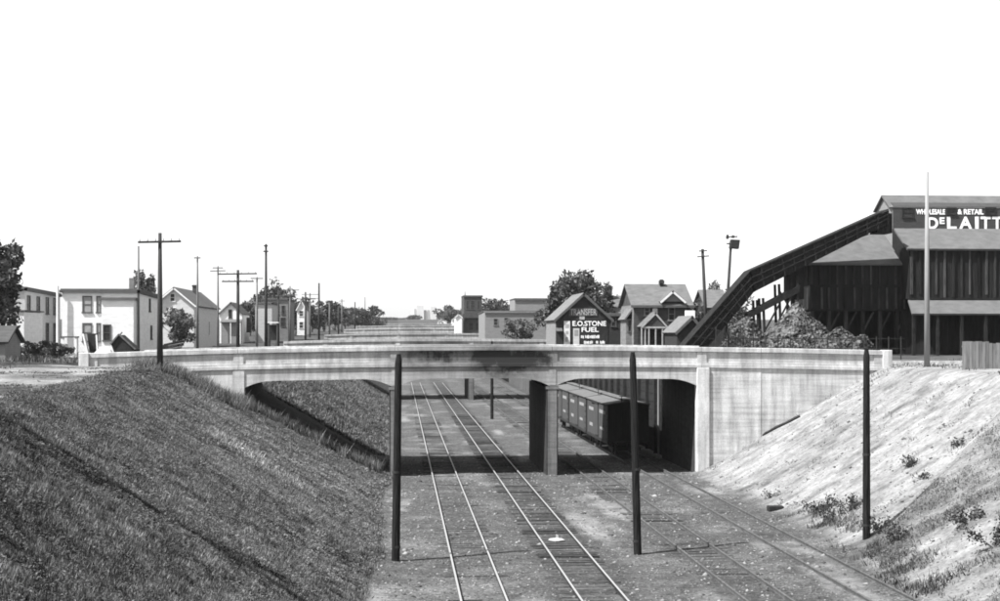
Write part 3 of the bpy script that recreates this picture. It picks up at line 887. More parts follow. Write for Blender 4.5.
lettering('TRANSFER', 570, 596.5, 315.2, 309, Y8, M['grey_letter'], SH, .07, .01)
signboard(579.5, 584.5, 316.5, 319.5, Y8, M['grey_letter'], SH, 'sign_plate')
signboard(571.5, 608, 320, 344, Y8, M['plank_dark'], SH)
lettering('E.O.STONE', 572.5, 606, 326, 321, Y8, M['white_letter'], SH, .07, .02)
lettering('FUEL', 581.5, 598.5, 332, 327.2, Y8, M['white_letter'], SH, .07, .02)
xa, zz = W(572, 326.5, Y8)
for (py0, py1, runs) in ((335, 338.5, ((581, 584), (585.2, 589), (590, 593.5), (595, 599))), (340.5, 344, ((584, 588), (589.5, 593), (596, 598.5), (600, 604)))):
    for a, b in runs:
        q = a
        while q < b:
            ww = random.uniform(.5, 1.1)
            signboard(q, q + ww, py0 + random.uniform(0, .8), py1 - random.uniform(0, .6), Y8 - .07, M['white_letter'], SH, 'painted_stroke', .02)
            q += ww + random.uniform(.2, .5)
signboard(564, 570, 321, 345, Y8, M['trim_white'], SH, 'poster_board', .08)
for q in ((565, 569, 324, 328), (565.5, 568.5, 331, 334), (565, 568, 337, 342)):
    signboard(*q, Y8 - .085, M['grey_letter'], SH, 'painted_word', .01)
signboard(573.2, 579.3, 328.3, 348, Y8 - .062, M['siding_pale'], SH, 'door', .03)
signboard(574.4, 578.2, 330, 336, Y8 - .095, M['shade_blind'], SH, 'door_pane', .01)
# pent roof at its left
xa, zz = W(556.5, 331, Y8 - 1); xb2, _ = W(563, 331, Y8 - 1)
slab(MB(), (xa, Y8 - .9, zz), (xb2, Y8 - .9, zz), (xb2, Y8 - .02, zz + .35), (xa, Y8 - .02, zz + .35), .12).build('pent_roof', M['trim_dark'], SH)
# dark barn right of it, grey roof behind
x0, zt = W(600, 314, 158); x1, _ = W(627, 314, 158)
flat_house('dark_barn', 'dark low barn between the fuel shop and the brick house', 'barn', x0 + 1.2, x1, 162, 172, zt, 'siding_dark', trim='trim_dark', wins=[w(612, 615.5, 318, 326, 162)])
x0, ze = W(604, 313, 190); x1, _ = W(632, 313, 190); _, za = W(618, 296.5, 195)
gable_house('grey_roofed_house', 'house with broad grey shingle roof behind the dark barn', 'house', x0, x1, 190, 200, ze, za, 'brick_dark', 'shingle', 'x', .3, chim=(W(609, 287, 194)[0], 194, W(609, 286, 194)[1], .38))

# brick house
Y9 = 140
x0, ze = W(634, 304.5, Y9); x1, _ = W(690, 304.5, Y9); _, za = W(660, 285, Y9 + 4)
BH = gable_house('brick_house', 'dark brick house with steep shingle roof and front pediment', 'house', x0, x1, Y9, Y9 + 8, ze, za, 'brick', 'shingle', 'x', .35, trim='trim_grey',
                 wins=[w(669, 674, 308, 320, Y9), w(645, 649, 308, 315, Y9)])
xg = W(633.7, 300, Y9)[0]
MB().box(x0 - .06, x0 - .003, Y9 + .02, Y9 + 7.98, PLAT - .3, ze - .05).build('side_wall', M['brick_pale'], BH)
# eaves board
MB().box(x0 - .35, x1 + .35, Y9 - .42, Y9 - .36, ze - .32, ze - .08).build('eaves_board', M['trim_dark'], BH)
# pediment gable rising from the front slope
a, zb1 = W(659.5, 301.5, Y9 - .3); b, _ = W(686, 301.5, Y9 - .3); m_, zp = W(672.5, 290, Y9 - .3)
MB().prism([(a + .25, zb1), (b - .25, zb1), (m_, zp - .25)], 'y', Y9 - .25, Y9 + 2.5).build('pediment', M['siding_grey'], BH)
for s, q in ((-1, a), (1, b)):
    slab(MB(), (q, Y9 - .5, zb1), (m_, Y9 - .5, zp), (m_, Y9 + 2.9, zp), (q, Y9 + 2.9, zb1), .15).build('pediment_roof', M['shingle'], BH)
    slab(MB(), (q, Y9 - .56, zb1 - .05), (m_, Y9 - .56, zp - .05), (m_, Y9 - .5, zp - .05), (q, Y9 - .5, zb1 - .05), .2).build('bargeboard', M['trim_white'], BH)
a, zz = W(661.5, 279.5, Y9 + 3.6); MB().box(a - .16, a + .16, Y9 + 3.4, Y9 + 3.8, za - .9, zz).build('chimney', M['brick_dark'], BH)
MB().box(a - .25, a + .25, Y9 + 3.3, Y9 + 3.9, zz - .45, zz - .1).build('chimney_cap', M['brick_dark'], BH)
# left bay with pale roof
xb0, zb0 = W(624.5, 319, Y9 + 1); xb1 = x0 - .065; zb1 = W(630, 308.5, Y9 + 1)[1]
MB().box(xb0 + .15, xb1, Y9 + 1, Y9 + 4.5, PLAT - .3, zb0).build('bay', M['brick_pale'], BH)
slab(MB(), (xb0 - .1, Y9 + .7, zb0 - .05), (xb1, Y9 + .7, zb1), (xb1, Y9 + 4.8, zb1), (xb0 - .1, Y9 + 4.8, zb0 - .05), .14).build('bay_roof', M['shingle_pale'], BH)
window(BH, 'f', *(W(628.7, 0, Y9 + 1)[0], W(630.7, 0, Y9 + 1)[0]), W(630, 331, Y9 + 1)[1], W(630, 320.5, Y9 + 1)[1], Y9 + 1, M['trim_dark'])
# porch
Yp = Y9 - 2.6
a, zb1 = W(641, 326.5, Yp); b, _ = W(668, 326.5, Yp); m_, zp = W(655.5, 312, Yp)
for s, q in ((-1, a), (1, b)):
    slab(MB(), (q, Yp, zb1), (m_, Yp, zp), (m_, Y9 - .01, zp), (q, Y9 - .01, zb1), .14).build('porch_roof', M['shingle'], BH)
    slab(MB(), (q, Yp - .05, zb1 - .03), (m_, Yp - .05, zp - .03), (m_, Yp - .003, zp - .03), (q, Yp - .003, zb1 - .03), .16).build('bargeboard', M['trim_mid'], BH)
MB().prism([(a + .3, zb1), (b - .3, zb1), (m_, zp - .25)], 'y', Yp + .1, Yp + .18).build('porch_gable', M['shingle_dark'], BH)
MB().box(a + .05, b - .05, Yp + .02, Yp + .2, zb1 - .18, zb1 - .003).build('porch_beam', M['trim_mid'], BH)
for f in (.03, .16, .30, .55, .80, .95):
    q = a + (b - a) * f
    MB().box(q - .06, q + .06, Yp + .05, Yp + .17, PLAT - .2, zb1 - .182).build('porch_post', M['trim_mid'], BH)
MB().box(a + .1, b - .1, Yp + .08, Yp + .14, PLAT + .5, PLAT + .62).build('porch_rail', M['trim_mid'], BH)
MB().box(a + .1, b - .1, Y9 - .05, Y9 - .004, PLAT - .2, zb1 - .3).build('porch_back', M['brick_dark'], BH)
a, zz = W(652.7, 314, Y9 - .3); b, z2 = W(657, 308.5, Y9 - .3)
MB().box(a, b, Y9 - .6, Y9 - .004, zz, z2).build('porch_chimney', M['brick_pale'], BH)
# shed in front at right
Ys = 128
x0, ze = W(677, 331, Ys); x1, _ = W(704, 331, Ys); xm, za = W(692, 316.5, Ys)
gable_house('gabled_shed', 'small gabled shed with pale roof between brick house and conveyor', 'shed', x0, x1, Ys, Ys + 6, ze, za, 'siding_dark', 'shingle_pale', 'y', .25, trim='trim_dark', apex=xm)
a, zz = W(686, 320, 136); b, z2 = W(695, 310.5, 136)
MB().box(a, b, 136, 136.5, zz - 3, z2).build('chimney_block', M['white_paint'])
tag(bpy.data.objects['chimney_block'], 'stubby white chimney block behind the gabled shed', 'chimney')
x0, ze = W(707, 307, 175); x1, _ = W(728, 307, 175); _, za = W(717, 290.5, 179)
gable_house('far_grey_roofed_house', 'house with plain grey roof between the two leaning poles', 'house', x0, x1, 175, 183, ze, za, 'siding_dark', 'shingle', 'x', .3)

# ------------------------------------------------------------------ coal shed, conveyor
YC = 126.0
zc = lambda py, Y=YC: W(850, py, Y)[1]
xc = lambda px, Y=YC: W(px, 0, Y)[0]
CS = thing('coal_shed', 'huge dark coal shed on posts with rooftop lettering at right', 'coal shed', (xc(930), YC + 8, PLAT))
# left wing: wall in two tiers, hip roof
xl, xm_ = xc(811), xc(909.5); xroof = xc(797.5)
MB().box(xl, xm_, YC, YC + 6, zc(310), zc(263)).build('wall', M['coal_wood'], CS)
z_e = zc(262.5)
top = W(884, 229.5, YC + 6)[1]; xt = W(884, 229, YC + 6)[0]
mb = MB()
o_ = .35
A = (xroof, YC - o_, z_e - .1); Bq = (xm_ + 6, YC - o_, z_e - .1); Cq = (xm_ + 6, YC + 6, top); D = (xt, YC + 6, top); E = (xroof, YC + 6.3, z_e - .1); Fq = (xm_ + 6, YC + 6.3, z_e - .1)
dn = lambda p: (p[0], p[1], p[2] - .16)
mb.add([A, Bq, Cq, D, E, Fq] + [dn(p) for p in (A, Bq, Fq, E)], [(0, 1, 2, 3), (0, 3, 4), (4, 3, 2, 5), (0, 6, 7, 1), (6, 9, 8, 7), (0, 4, 9, 6), (4, 5, 8, 9), (1, 7, 8, 5, 2)])
mb.build('roof', M['tar_roof'], CS)
for r, (pa, pb) in enumerate(((264.5, 284.5), (287.5, 309))):
    MB().box(xl - .05, xm_, YC - .1, YC - .004, zc(pb + 2), zc(pb + .3)).build('girt', M['coal_wood2'], CS)
    for px in np.arange(812, 908, 8.4):
        x = xc(px + random.uniform(-.8, .8))
        MB().box(x - random.uniform(.06, .13), x + random.uniform(.05, .12), YC - random.uniform(.1, .2), YC - .005, zc(pb), zc(pa)).build('batten', M['batten'], CS)
for px in np.arange(813, 909, 17):         # posts below with braces
    x = xc(px)
    MB().box(x - .15, x + .15, YC + .2, YC + .5, PLAT - .3, zc(311)).build('post', M['batten'], CS)
    MB().bar((x, YC + .34, zc(332)), (x + 1.0, YC + .34, zc(312)), .16, .16).build('brace', M['batten'], CS)
MB().box(xl + .5, xm_ + 9, YC + 5, YC + 5.2, PLAT - .3, zc(309)).build('back_wall', M['coal_wood'], CS)
# right section, standing forward
YR = 124.0
zr = lambda py: W(950, py, YR)[1]; xr_ = lambda px: W(px, 0, YR)[0]
xa, xz = xr_(909), xr_(1070)
MB().box(xa, xz, YR, YR + 16, zr(299), zr(249)).build('wall', M['coal_wood'], CS)
zm = W(940, 228.5, 128.5)[1]
slab(MB(), (xa - .3, YR - .4, zr(249)), (xz, YR - .4, zr(249)), (xz, 128.6, zm), (xc(894, 128.6), 128.6, zm), .18).build('roof', M['tar_roof'], CS)
MB().box(xa + .2, xz, 128.65, YR + 16, zr(249) - .2, zm - .05).build('upper_loft', M['coal_wood'], CS)
MB().prism([(YR + .01, zr(249) - .05), (128.6, zr(249) - .05), (128.6, zm - .25)], 'x', xa + .1, xa + .25).build('roof_gusset', M['coal_wood'], CS)
for px in np.arange(911.5, 1068, 8.3):
    x = xr_(px + random.uniform(-.6, .6))
    hw_ = random.uniform(.06, .12)
    MB().box(x - hw_, x + hw_, YR - random.uniform(.1, .2), YR - .005, zr(297.5 - random.choice((0, 0, 0, 3, 8))), zr(251)).build('batten', M['batten'], CS)
MB().box(xa, xz, YR - .12, YR - .003, zr(299.6), zr(297.8)).build('girt', M['coal_wood2'], CS)
YL = 121.0
slab(MB(), (W(912, 0, YL)[0], YL, W(950, 313.5, YL)[1]), (W(1070, 0, YL)[0], YL, W(950, 313.5, YL)[1]), (W(1070, 0, YL)[0], YR - .01, zr(300)), (xr_(908), YR - .01, zr(300)), .15).build('lean_to_roof', M['tar_roof'], CS)
for px in (914, 938, 962, 986, 1010, 1040):
    x = W(px, 0, YL + .2)[0]
    MB().box(x - .12, x + .12, YL + .15, YL + .4, PLAT - .3, W(950, 313.5, YL)[1] - .16).build('post', M['coal_wood2'], CS)
MB().box(xa, xz, YR + 2, YR + 2.2, PLAT - .3, zr(299.5)).build('back_wall', M['coal_wood'], CS)
# roof monitor with the lettering
YM = 128.8
xm0 = W(893, 0, YM)[0]; xm1 = W(1070, 0, YM)[0]
zM0 = W(940, 230, YM)[1]; zM1 = W(940, 206.5, YM)[1]; zM2 = W(940, 196.5, YM + 2.2)[1]
MB().prism([(YM, zM0 - 1.5), (YM + 4.4, zM0 - 1.5), (YM + 4.4, zM1), (YM + 2.2, zM2), (YM, zM1)], 'x', xm0, xm1).build('monitor', M['siding_monitor'], CS)
MB().prism([(YM + .02, zM0 - 1.5), (YM + 4.38, zM0 - 1.5), (YM + 4.38, zM1 - .02), (YM + 2.2, zM2 - .03), (YM + .02, zM1 - .02)], 'x', xm0 - .06, xm0 - .003).build('monitor_end', M['siding_grey'], CS)
for y_a in (YM - .07, YM + 4.6):
    slab(MB(), (xm0 - .35, y_a, zM1 - .1), (xm1, y_a, zM1 - .1), (xm1, YM + 2.2, zM2 + .1), (xm0 - .35, YM + 2.2, zM2 + .1), .14).build('monitor_roof', M['tar_roof'], CS)
lettering('WHOLESALE', 916, 945, 214.5, 209.3, YM, M['white_letter'], CS, .02, .032)
lettering('& RETAIL', 957.5, 983.5, 214.5, 209.3, YM, M['white_letter'], CS, .02, .032)
lettering('D', 927.5, 938, 229, 217.5, YM, M['white_letter'], CS, .02, .032)
lettering('E', 939.5, 944.5, 224, 217.5, YM, M['white_letter'], CS, .02, .032)
for ch_, a_, b_ in (('L', 947, 956.5), ('A', 959, 972), ('I', 975, 978.5), ('T', 980.5, 990.5), ('T', 992, 1002)):
    lettering(ch_, a_, b_, 229, 216.8, YM, M['white_letter'], CS, .02, .03)
for q in ((903, 912.5, 208.5, 217), (947.5, 955.5, 208.5, 214), (986, 995, 208.5, 214)):
    a, b_ = W(q[0], q[2], YM); c2, d2 = W(q[1], q[3], YM)
    window(CS, 'f', a, c2, d2, b_, YM, M['plank_dark'])

# conveyor gallery
YV = 123.0
def V(px, py, Y=YV):
    x, z = W(px, py, Y); return Vector((x, Y, z))
CV = thing('coal_conveyor', 'long dark inclined conveyor gallery climbing to the coal shed roof', 'conveyor', (V(700, 345).x, YV, PLAT))
topl = [(684, 347), (750, 272), (888, 210.5)]
botl = [(708, 347), (754, 292), (888, 224)]
for i in range(2):
    a, b = V(*topl[i]), V(*topl[i + 1]); c2, d2 = V(*botl[i]), V(*botl[i + 1])
    for yy in (0, 2.0):
        off = Vector((0, yy, 0))
        m = MB(); m.add([a + off, b + off, d2 + off, c2 + off] + [p + off + Vector((0, .12, 0)) for p in (a, b, d2, c2)],
                        [(0, 1, 2, 3), (7, 6, 5, 4), (0, 4, 5, 1), (1, 5, 6, 2), (2, 6, 7, 3), (3, 7, 4, 0)])
        m.build('gallery_side', M['coal_wood2'], CV)
    m = MB(); u = Vector((0, -.15, .03)); w_ = Vector((0, 2.27, .03)); up = Vector((0, 0, .12))
    m.add([a + u, b + u, b + w_, a + w_, a + u + up, b + u + up, b + w_ + up, a + w_ + up], [(3, 2, 1, 0), (4, 5, 6, 7), (0, 1, 5, 4), (1, 2, 6, 5), (2, 3, 7, 6), (3, 0, 4, 7)])
    m.build('gallery_roof', M['batten'], CV)
    m = MB(); u = Vector((0, .13, .02)); w_ = Vector((0, 1.99, .02)); up = Vector((0, 0, .1))
    m.add([c2 + u, d2 + u, d2 + w_, c2 + w_, c2 + u + up, d2 + u + up, d2 + w_ + up, c2 + w_ + up], [(3, 2, 1, 0), (4, 5, 6, 7), (0, 1, 5, 4), (1, 2, 6, 5), (2, 3, 7, 6), (3, 0, 4, 7)])
    m.build('gallery_floor', M['coal_wood2'], CV)
    nst = 7 if i == 0 else 13
    for k in range(nst + 1):
        t = k / nst
        p = a.lerp(b, t) + Vector((0, -.06, 0)); q = c2.lerp(d2, t) + Vector((0, -.06, 0))
        MB().bar(q, p, .12, .10, (0, 1, 0)).build('stud', M['coal_timber2'], CV)
    for t0, t1 in ((.30, .36), (.62, .68)):
        m = MB(); m.bar(a.lerp(c2, t0) + Vector((0, -.08, 0)), b.lerp(d2, t0) + Vector((0, -.08, 0)), .10, .12, (0, 1, 0)); m.build('stringer', M['coal_timber2'], CV)
# lower return gallery with open slit below
a, b = V(748, 313, YV + .2), V(800, 285, YV + .2); c2, d2 = V(748, 319, YV + .2), V(800, 292, YV + .2)
MB().add([a, b, d2, c2] + [p + Vector((0, 1.4, 0)) for p in (a, b, d2, c2)], [(0, 1, 2, 3), (7, 6, 5, 4), (0, 4, 5, 1), (1, 5, 6, 2), (2, 6, 7, 3), (3, 7, 4, 0)]).build('lower_gallery', M['coal_wood2'], CV)
for px, pt in ((757, 300), (763, 298), (779, 284), (791, 277), (797, 275)):
    p = V(px, pt, YV + .4); q = Vector((p.x + .25, p.y, PLAT - .3))
    MB().bar(q, p, .2, .2, (0, 1, 0)).build('trestle_post', M['coal_wood2'], CV)
    MB().bar(Vector((p.x + .25, p.y + 1.6, PLAT - .3)), p + Vector((0, 1.4, 0)), .2, .2, (0, 1, 0)).build('trestle_post', M['coal_wood2'], CV)
for (p0, p1) in (((757, 345), (779, 305)), ((779, 320), (798, 284)), ((797, 320), (779, 290))):
    MB().bar(V(*p0, YV + .3), V(*p1, YV + .3), .14, .14, (0, 1, 0)).build('brace', M['coal_wood2'], CV)
MB().box(V(791, 0).x, V(806, 0).x, YV + .6, YV + 2.4, zc(300), zc(268)).build('transfer_house', M['coal_wood'], CV)
for yy in (126.9, 128.1, 129.3, 130.5, 131.6):
    for pa, pb in ((264.5, 284.5), (287.5, 309)):
        MB().box(xl - .1, xl - .004, yy - .1, yy + .1, zc(pb), zc(pa)).build('batten', M['batten'], CS)
MB().box(V(878, 0).x, V(893, 0).x, YV + .2, YV + 2.2, W(885, 233, YV)[1], W(885, 213, YV)[1]).build('head_house', M['coal_wood'], CV)

# coal heaps
def heap(px, Y, pyt, hw, hd, label, lum):
    x, zt = W(px, pyt, Y); h = zt - PLAT
    n = 90
    u = np.linspace(-1, 1, n); UX, UY = np.meshgrid(u, u)
    r = np.sqrt(UX ** 2 + UY ** 2)
    z = np.zeros_like(r); rr_ = np.random.default_rng(int(px))
    for q in range(7):
        ux, uy = (0, 0) if q == 0 else rr_.uniform(-.55, .55, 2)
        hq = 1.0 if q == 0 else rr_.uniform(.4, .8)
        d_ = np.sqrt((UX - ux) ** 2 + (UY - uy) ** 2)
        z = np.maximum(z, h * (hq + .10 - 1.15 * np.sqrt(d_ ** 2 + .008)))
    z = np.minimum(z, h * 3.0 * np.clip(1 - r, 0, 1))
    VX = x + UX * hw; VY = Y + UY * hd
    z = z * (1 + .5 * fbm(VX / 2.2 + px, VY / 2.2, 2)) + (fbm(VX * .9, VY * .9, 4) * .5 + rng.normal(0, .035, z.shape)) * np.clip(z / h * 2, 0, 1) - .1
    V_ = np.stack([VX + rng.normal(0, .03, z.shape), VY + rng.normal(0, .03, z.shape), PLAT + z], -1).reshape(-1, 3)
    id_ = np.arange(n * n).reshape(n, n)
    F_ = np.stack([id_[:-1, :-1], id_[:-1, 1:], id_[1:, 1:], id_[1:, :-1]], -1).reshape(-1, 4)
    H = thing('coal_heap', label, 'coal heap', (x, Y, PLAT), 'coal heaps in the yard')
    npmesh('mound', V_, F_, M['coal'], H)
    # loose lumps on its face
    pts = V_[rng.choice(len(V_), lum)]; vs = []; fs = []
    pts = pts[pts[:, 2] > PLAT + .1]
    base = np.array([[1, 0, 0], [-1, 0, 0], [0, 1, 0], [0, -1, 0], [0, 0, 1], [0, 0, -1]], float)
    tri = np.array([[0, 2, 4], [2, 1, 4], [1, 3, 4], [3, 0, 4], [2, 0, 5], [1, 2, 5], [3, 1, 5], [0, 3, 5]])
    for k, p in enumerate(pts):
        vs.append(p + base * rng.uniform(.05, .10, (6, 1)) * (rng.uniform(.5, 1.3) if rng.random() < .8 else rng.uniform(1.6, 2.6)) + rng.normal(0, .02, (6, 3))); fs.append(tri + 6 * k)
    o = npmesh('loose_lumps', np.concatenate(vs), np.concatenate(fs), M['coal'], H); o['kind'] = 'stuff'
heap(746, 114, 313, 3.1, 2.4, 'rounded coal heap under the conveyor, leftmost in the yard', 700)
heap(798, 119, 296, 4.6, 3.4, 'tallest coal heap in front of the coal shed', 1100)
heap(838, 115, 325, 3.4, 2.6, 'low spreading coal heap right of the tallest heap', 900)
heap(772, 110, 333, 4.6, 2.2, 'low coal heap along the yard fence', 700)

# yard fence: posts and rails behind the parapet
FE = thing('yard_fence', 'thin dark picket fence along the coal yard behind the parapet', 'fence', (W(790, 0, 104)[0], 104, PLAT))
xf0 = W(716, 0, 104)[0]; xf1 = W(905, 0, 104)[0]
for x in np.arange(xf0, xf1, .95):
    hh = 1.75 if x > W(755, 0, 104)[0] else 2.6 + random.uniform(-.3, .2)
    MB().box(x - .035, x + .035, 103.96, 104.04, PLAT - .3, PLAT + hh).build('picket', M['steel_dark'], FE)
for zz in (.8, 1.55):
    MB().box(xf0, xf1, 104.05, 104.08, PLAT + zz, PLAT + zz + .05).build('fence_rail', M['steel_dark'], FE)
for k in range(34):
    x = xf0 + .13 + k * .125
    if x < W(752, 0, 104)[0]:
        MB().box(x - .03, x + .03, 103.9, 103.94, PLAT - .3, PLAT + random.uniform(1.7, 2.3)).build('picket', M['plank_dark'], FE)
# board fence at right
BF = thing('board_fence', 'weathered vertical board fence at right edge above the sandy bank', 'fence', (W(985, 0, 76)[0], 76, PLAT))
xq = W(962.5, 0, 76)[0]; k = 0
while xq < W(1035, 0, 76)[0]:
    wd = random.uniform(.17, .23)
    _, zt = W(980, 341.5 + random.uniform(-.4, .4) + (1.6 if k > 7 else 0), 76)
    MB().box(xq, xq + wd - .014, 76 + random.uniform(-.015, .015), 76.045, 6.2, zt).build('board', M['wood_fence'], BF)
    xq += wd; k += 1
for zz in (7.1, 8.0):
    MB().box(W(962.5, 0, 76)[0], xq, 76.05, 76.12, zz, zz + .1).build('fence_rail', M['wood_fence'], BF)

x, _ = W(658.5, 400, 101.5)
WP = thing('white_post', 'slim pale post at the far corner of the right bridge span', 'post', (x, 101.5, -.1))
MB().tube((x, 101.5, -.4), (x, 101.5, 6.2), .085, .07, 8).build('shaft', M['pole_pale'], WP)
MB().box(x - .13, x + .13, 101.37, 101.63, 6.2, 6.28).build('cap', M['trim_white'], WP)
# ------------------------------------------------------------------ boxcars
def boxcar(Yn, L, tx, label):
    P = thing('boxcar', label, 'boxcar', (tx, Yn + L / 2, 0), 'boxcars standing on the right hand track')
    hw = 1.48; zb = 1.12; ze = 3.72; zr = 3.98; y0, y1 = Yn, Yn + L
    MB().prism([(tx - hw, zb), (tx + hw, zb), (tx + hw, ze), (tx, zr - .06), (tx - hw, ze)], 'y', y0 + .12, y1 - .12).build('body', M['car_side'], P)
    for yy0, yy1 in ((y0 + .02, y0 + .118), (y1 - .118, y1 - .02)):
        MB().prism([(tx - hw + .02, zb), (tx + hw - .02, zb), (tx + hw - .02, ze - .01), (tx, zr - .07), (tx - hw + .02, ze - .01)], 'y', yy0, yy1).build('end_wall', M['car_end'], P)
    for s in (-1, 1):
        slab(MB(), (tx + s * (hw + .1), y0 - .05, ze + .03), (tx, y0 - .05, zr + .02), (tx, y1 + .05, zr + .02), (tx + s * (hw + .1), y1 + .05, ze + .03), .06).build('roof', M['car_roof'], P)
        yd = (y0 + y1) / 2
        xs_ = tx + s * hw
        MB().box(min(xs_ + s * .004, xs_ + s * .07), max(xs_ + s * .004, xs_ + s * .07), yd - .85, yd + .95, zb + .1, ze - .18).build('door', M['car_side'], P)
        MB().box(min(xs_ + s * .004, xs_ + s * .1), max(xs_ + s * .004, xs_ + s * .1), yd - 1.0, yd + 2.9, ze - .17, ze - .09).build('door_track', M['steel_dark'], P)
        MB().box(min(xs_ - s * .1, xs_ + s * .03), max(xs_ - s * .1, xs_ + s * .03), y0, y1, zb - .22, zb - .004).build('side_sill', M['steel_dark'], P)
        for q in range(5):
            MB().box(min(xs_ + s * .004, xs_ + s * .06), max(xs_ + s * .004, xs_ + s * .06), y0 + .3, y0 + .75, zb + .15 + q * .45, zb + .19 + q * .45).build('ladder_rung', M['steel_dark'], P)
        for (ya, yb_, za_, zb_) in ((1.2, 3.9, 2.95, 3.2), (1.9, 3.6, 1.75, 1.95), (7.4, 9.8, 2.9, 3.15), (7.8, 9.4, 1.7, 1.95)):
            yc_ = y0 + ya
            while yc_ < y0 + yb_:
                wd = random.uniform(.12, .3)
                MB().box(min(xs_ + s * .003, xs_ + s * .012), max(xs_ + s * .003, xs_ + s * .012), yc_, yc_ + wd, za_, zb_).build('painted_mark', M['car_letter'], P)
                yc_ += wd + .07
    MB().box(tx - .3, tx + .3, y0 - .1, y1 + .1, zr + .06, zr + .11).build('running_board', M['plank_old'], P)
    MB().box(tx - .25, tx + .25, y0 - .1, y1 + .1, zb - .35, zb - .01).build('centre_sill', M['steel_dark'], P)
    for ye_ in (y0 - .35, y1 + .1):
        MB().box(tx - .14, tx + .14, ye_, ye_ + .28, .75, 1.02).build('coupler', M['steel_dark'], P)
    MB().tube((tx - .5, y0 - .06, 1.2), (tx - .5, y0 - .06, 4.3), .025, .025, 6).build('brake_staff', M['steel_dark'], P)
    MB().tube((tx - .5, y0 - .06, 4.3), (tx - .5, y0 - .06, 4.33), .2, .2, 10).build('brake_wheel', M['steel_dark'], P)
    for yt in (y0 + 1.7, y1 - 1.7):
        for s in (-1, 1):
            MB().box(tx + s * .95 - .06, tx + s * .95 + .06, yt - 1.05, yt + 1.05, .4, .62).build('truck_frame', M['steel_dark'], P)
            for dy in (-.75, .75):
                MB().tube((tx + s * .755 - .06, yt + dy, .475), (tx + s * .755 + .06, yt + dy, .475), .42, .42, 16).build('wheel', M['steel_dark'], P)
        for dy in (-.75, .75):
            MB().tube((tx - .7, yt + dy, .475), (tx + .7, yt + dy, .475), .06, .06, 8).build('axle', M['steel_dark'], P)
        MB().box(tx - .9, tx + .9, yt - .15, yt + .15, .5, zb - .36).build('bolster', M['steel_dark'], P)
    return P
boxcar(98.3, 11.0, TRACKS[3], 'nearest boxcar, its end in the shade under the bridge')
boxcar(110.0, 11.0, TRACKS[3], 'middle boxcar, coupled just beyond the nearest one')
boxcar(121.7, 11.0, TRACKS[3], 'farthest boxcar, half hidden behind the bridge pier')

# ------------------------------------------------------------------ trees
def tree(px, Y, pyt, rx, label, n=2500, leaf=.3, mat='leaf', name='tree', rz=None, group='trees', zb=None, seed=0, low=.25, open_=.0, dx=0):
    r = np.random.default_rng(seed + 100)
    x, zt = W(px, pyt, Y); x += dx
    z0 = float(height(x, Y)) if zb is None else zb
    H = zt - z0
    T = thing(name, label, 'tree', (x, Y, z0), group)
    mb = MB()
    th = H * (low + .15)
    mb.tube((x, Y, z0 - .3), (x + .1, Y, z0 + th), max(.12, H * .028), max(.08, H * .018), 8)
    cz = z0 + H * (low + 1) / 2; rzz = (H * (1 - low)) / 2
    cl = []
    for k in range(26):
        d = r.normal(size=3); d /= np.linalg.norm(d)
        rad = r.uniform(.3, .92)
        cpos = np.array([x + d[0] * rx * rad, Y + d[1] * rx * rad, cz + d[2] * rzz * rad])
        cl.append((cpos, r.uniform(.16, .36)))
        mb.tube((x + .1, Y, z0 + th * r.uniform(.75, 1)), tuple(cpos), max(.05, H * .010), .025, 5)
    mb.build('trunk', M['bark'], T)
    vs = []; tn = []
    per = n // 26
    for cpos, cr in cl:
        d = r.normal(size=(per, 3)); d /= np.linalg.norm(d, axis=1)[:, None]
        rad = r.uniform(.3, 1.05, (per, 1)) ** .5
        p = cpos + d * rad * np.array([rx * cr, rx * cr, rzz * cr]) * r.uniform(.8, 1.25, (per, 1))
        a = r.normal(size=(per, 3)); a /= np.linalg.norm(a, axis=1)[:, None]
        b = np.cross(a, r.normal(size=(per, 3))); b /= np.linalg.norm(b, axis=1)[:, None]
        s = leaf * r.uniform(.5, 1.3, (per, 1))
        q = np.stack([p - a * s, p + b * s * .55, p + a * s, p - b * s * .55], 1)
        vs.append(q.reshape(-1, 3)); tn.append(np.repeat(np.clip(r.normal(.5, .22, per) + r.normal(0, .2), 0, 1), 4))
    V_ = np.concatenate(vs); F_ = np.arange(len(V_)).reshape(-1, 4)
    npmesh('crown', V_, F_, M[mat], T, tone=np.concatenate(tn))
    return T
tree(-6, 112, 238, 2.9, 'big dark leafy tree at left edge before the white annex', 7000, .26, seed=1, low=.12)
tree(146, 176, 262, 1.6, 'tree top rising behind the white flat roofed house', 1600, .26, 'leaf_pale', seed=2, low=.35)
tree(178, 168, 307, 2.5, 'small round tree in front of the pale gabled house', 2400, .24, 'leaf_pale', seed=3, low=.1)
tree(576, 178, 267, 4.3, 'large spreading tree behind the fuel shop', 8000, .28, seed=4, low=.15)
tree(556, 182, 280, 2.6, 'rounded tree at the left shoulder of the large tree', 3000, .28, seed=44, low=.15)
tree(598, 190, 282, 2.5, 'rounded tree at the right shoulder of the large tree', 2600, .28, seed=45, low=.15)
tree(520, 228, 315, 3.0, 'bushy small tree before the long low building', 2400, .26, 'leaf_pale', seed=5, low=.05)
tree(489, 380, 299, 4.5, 'distant tree right of the dark tower building', 1500, .5, seed=6, low=.2)
tree(501, 390, 295, 4.5, 'distant tree left of the grey warehouse roof', 1500, .5, seed=7, low=.2)
tree(618, 260, 296, 5, 'broad tree crown over the grey roofed house', 2200, .4, seed=8, low=.2)
tree(696, 160, 296, 1.4, 'narrow dark tree between brick house and leaning pole', 1800, .25, seed=9, low=.1)
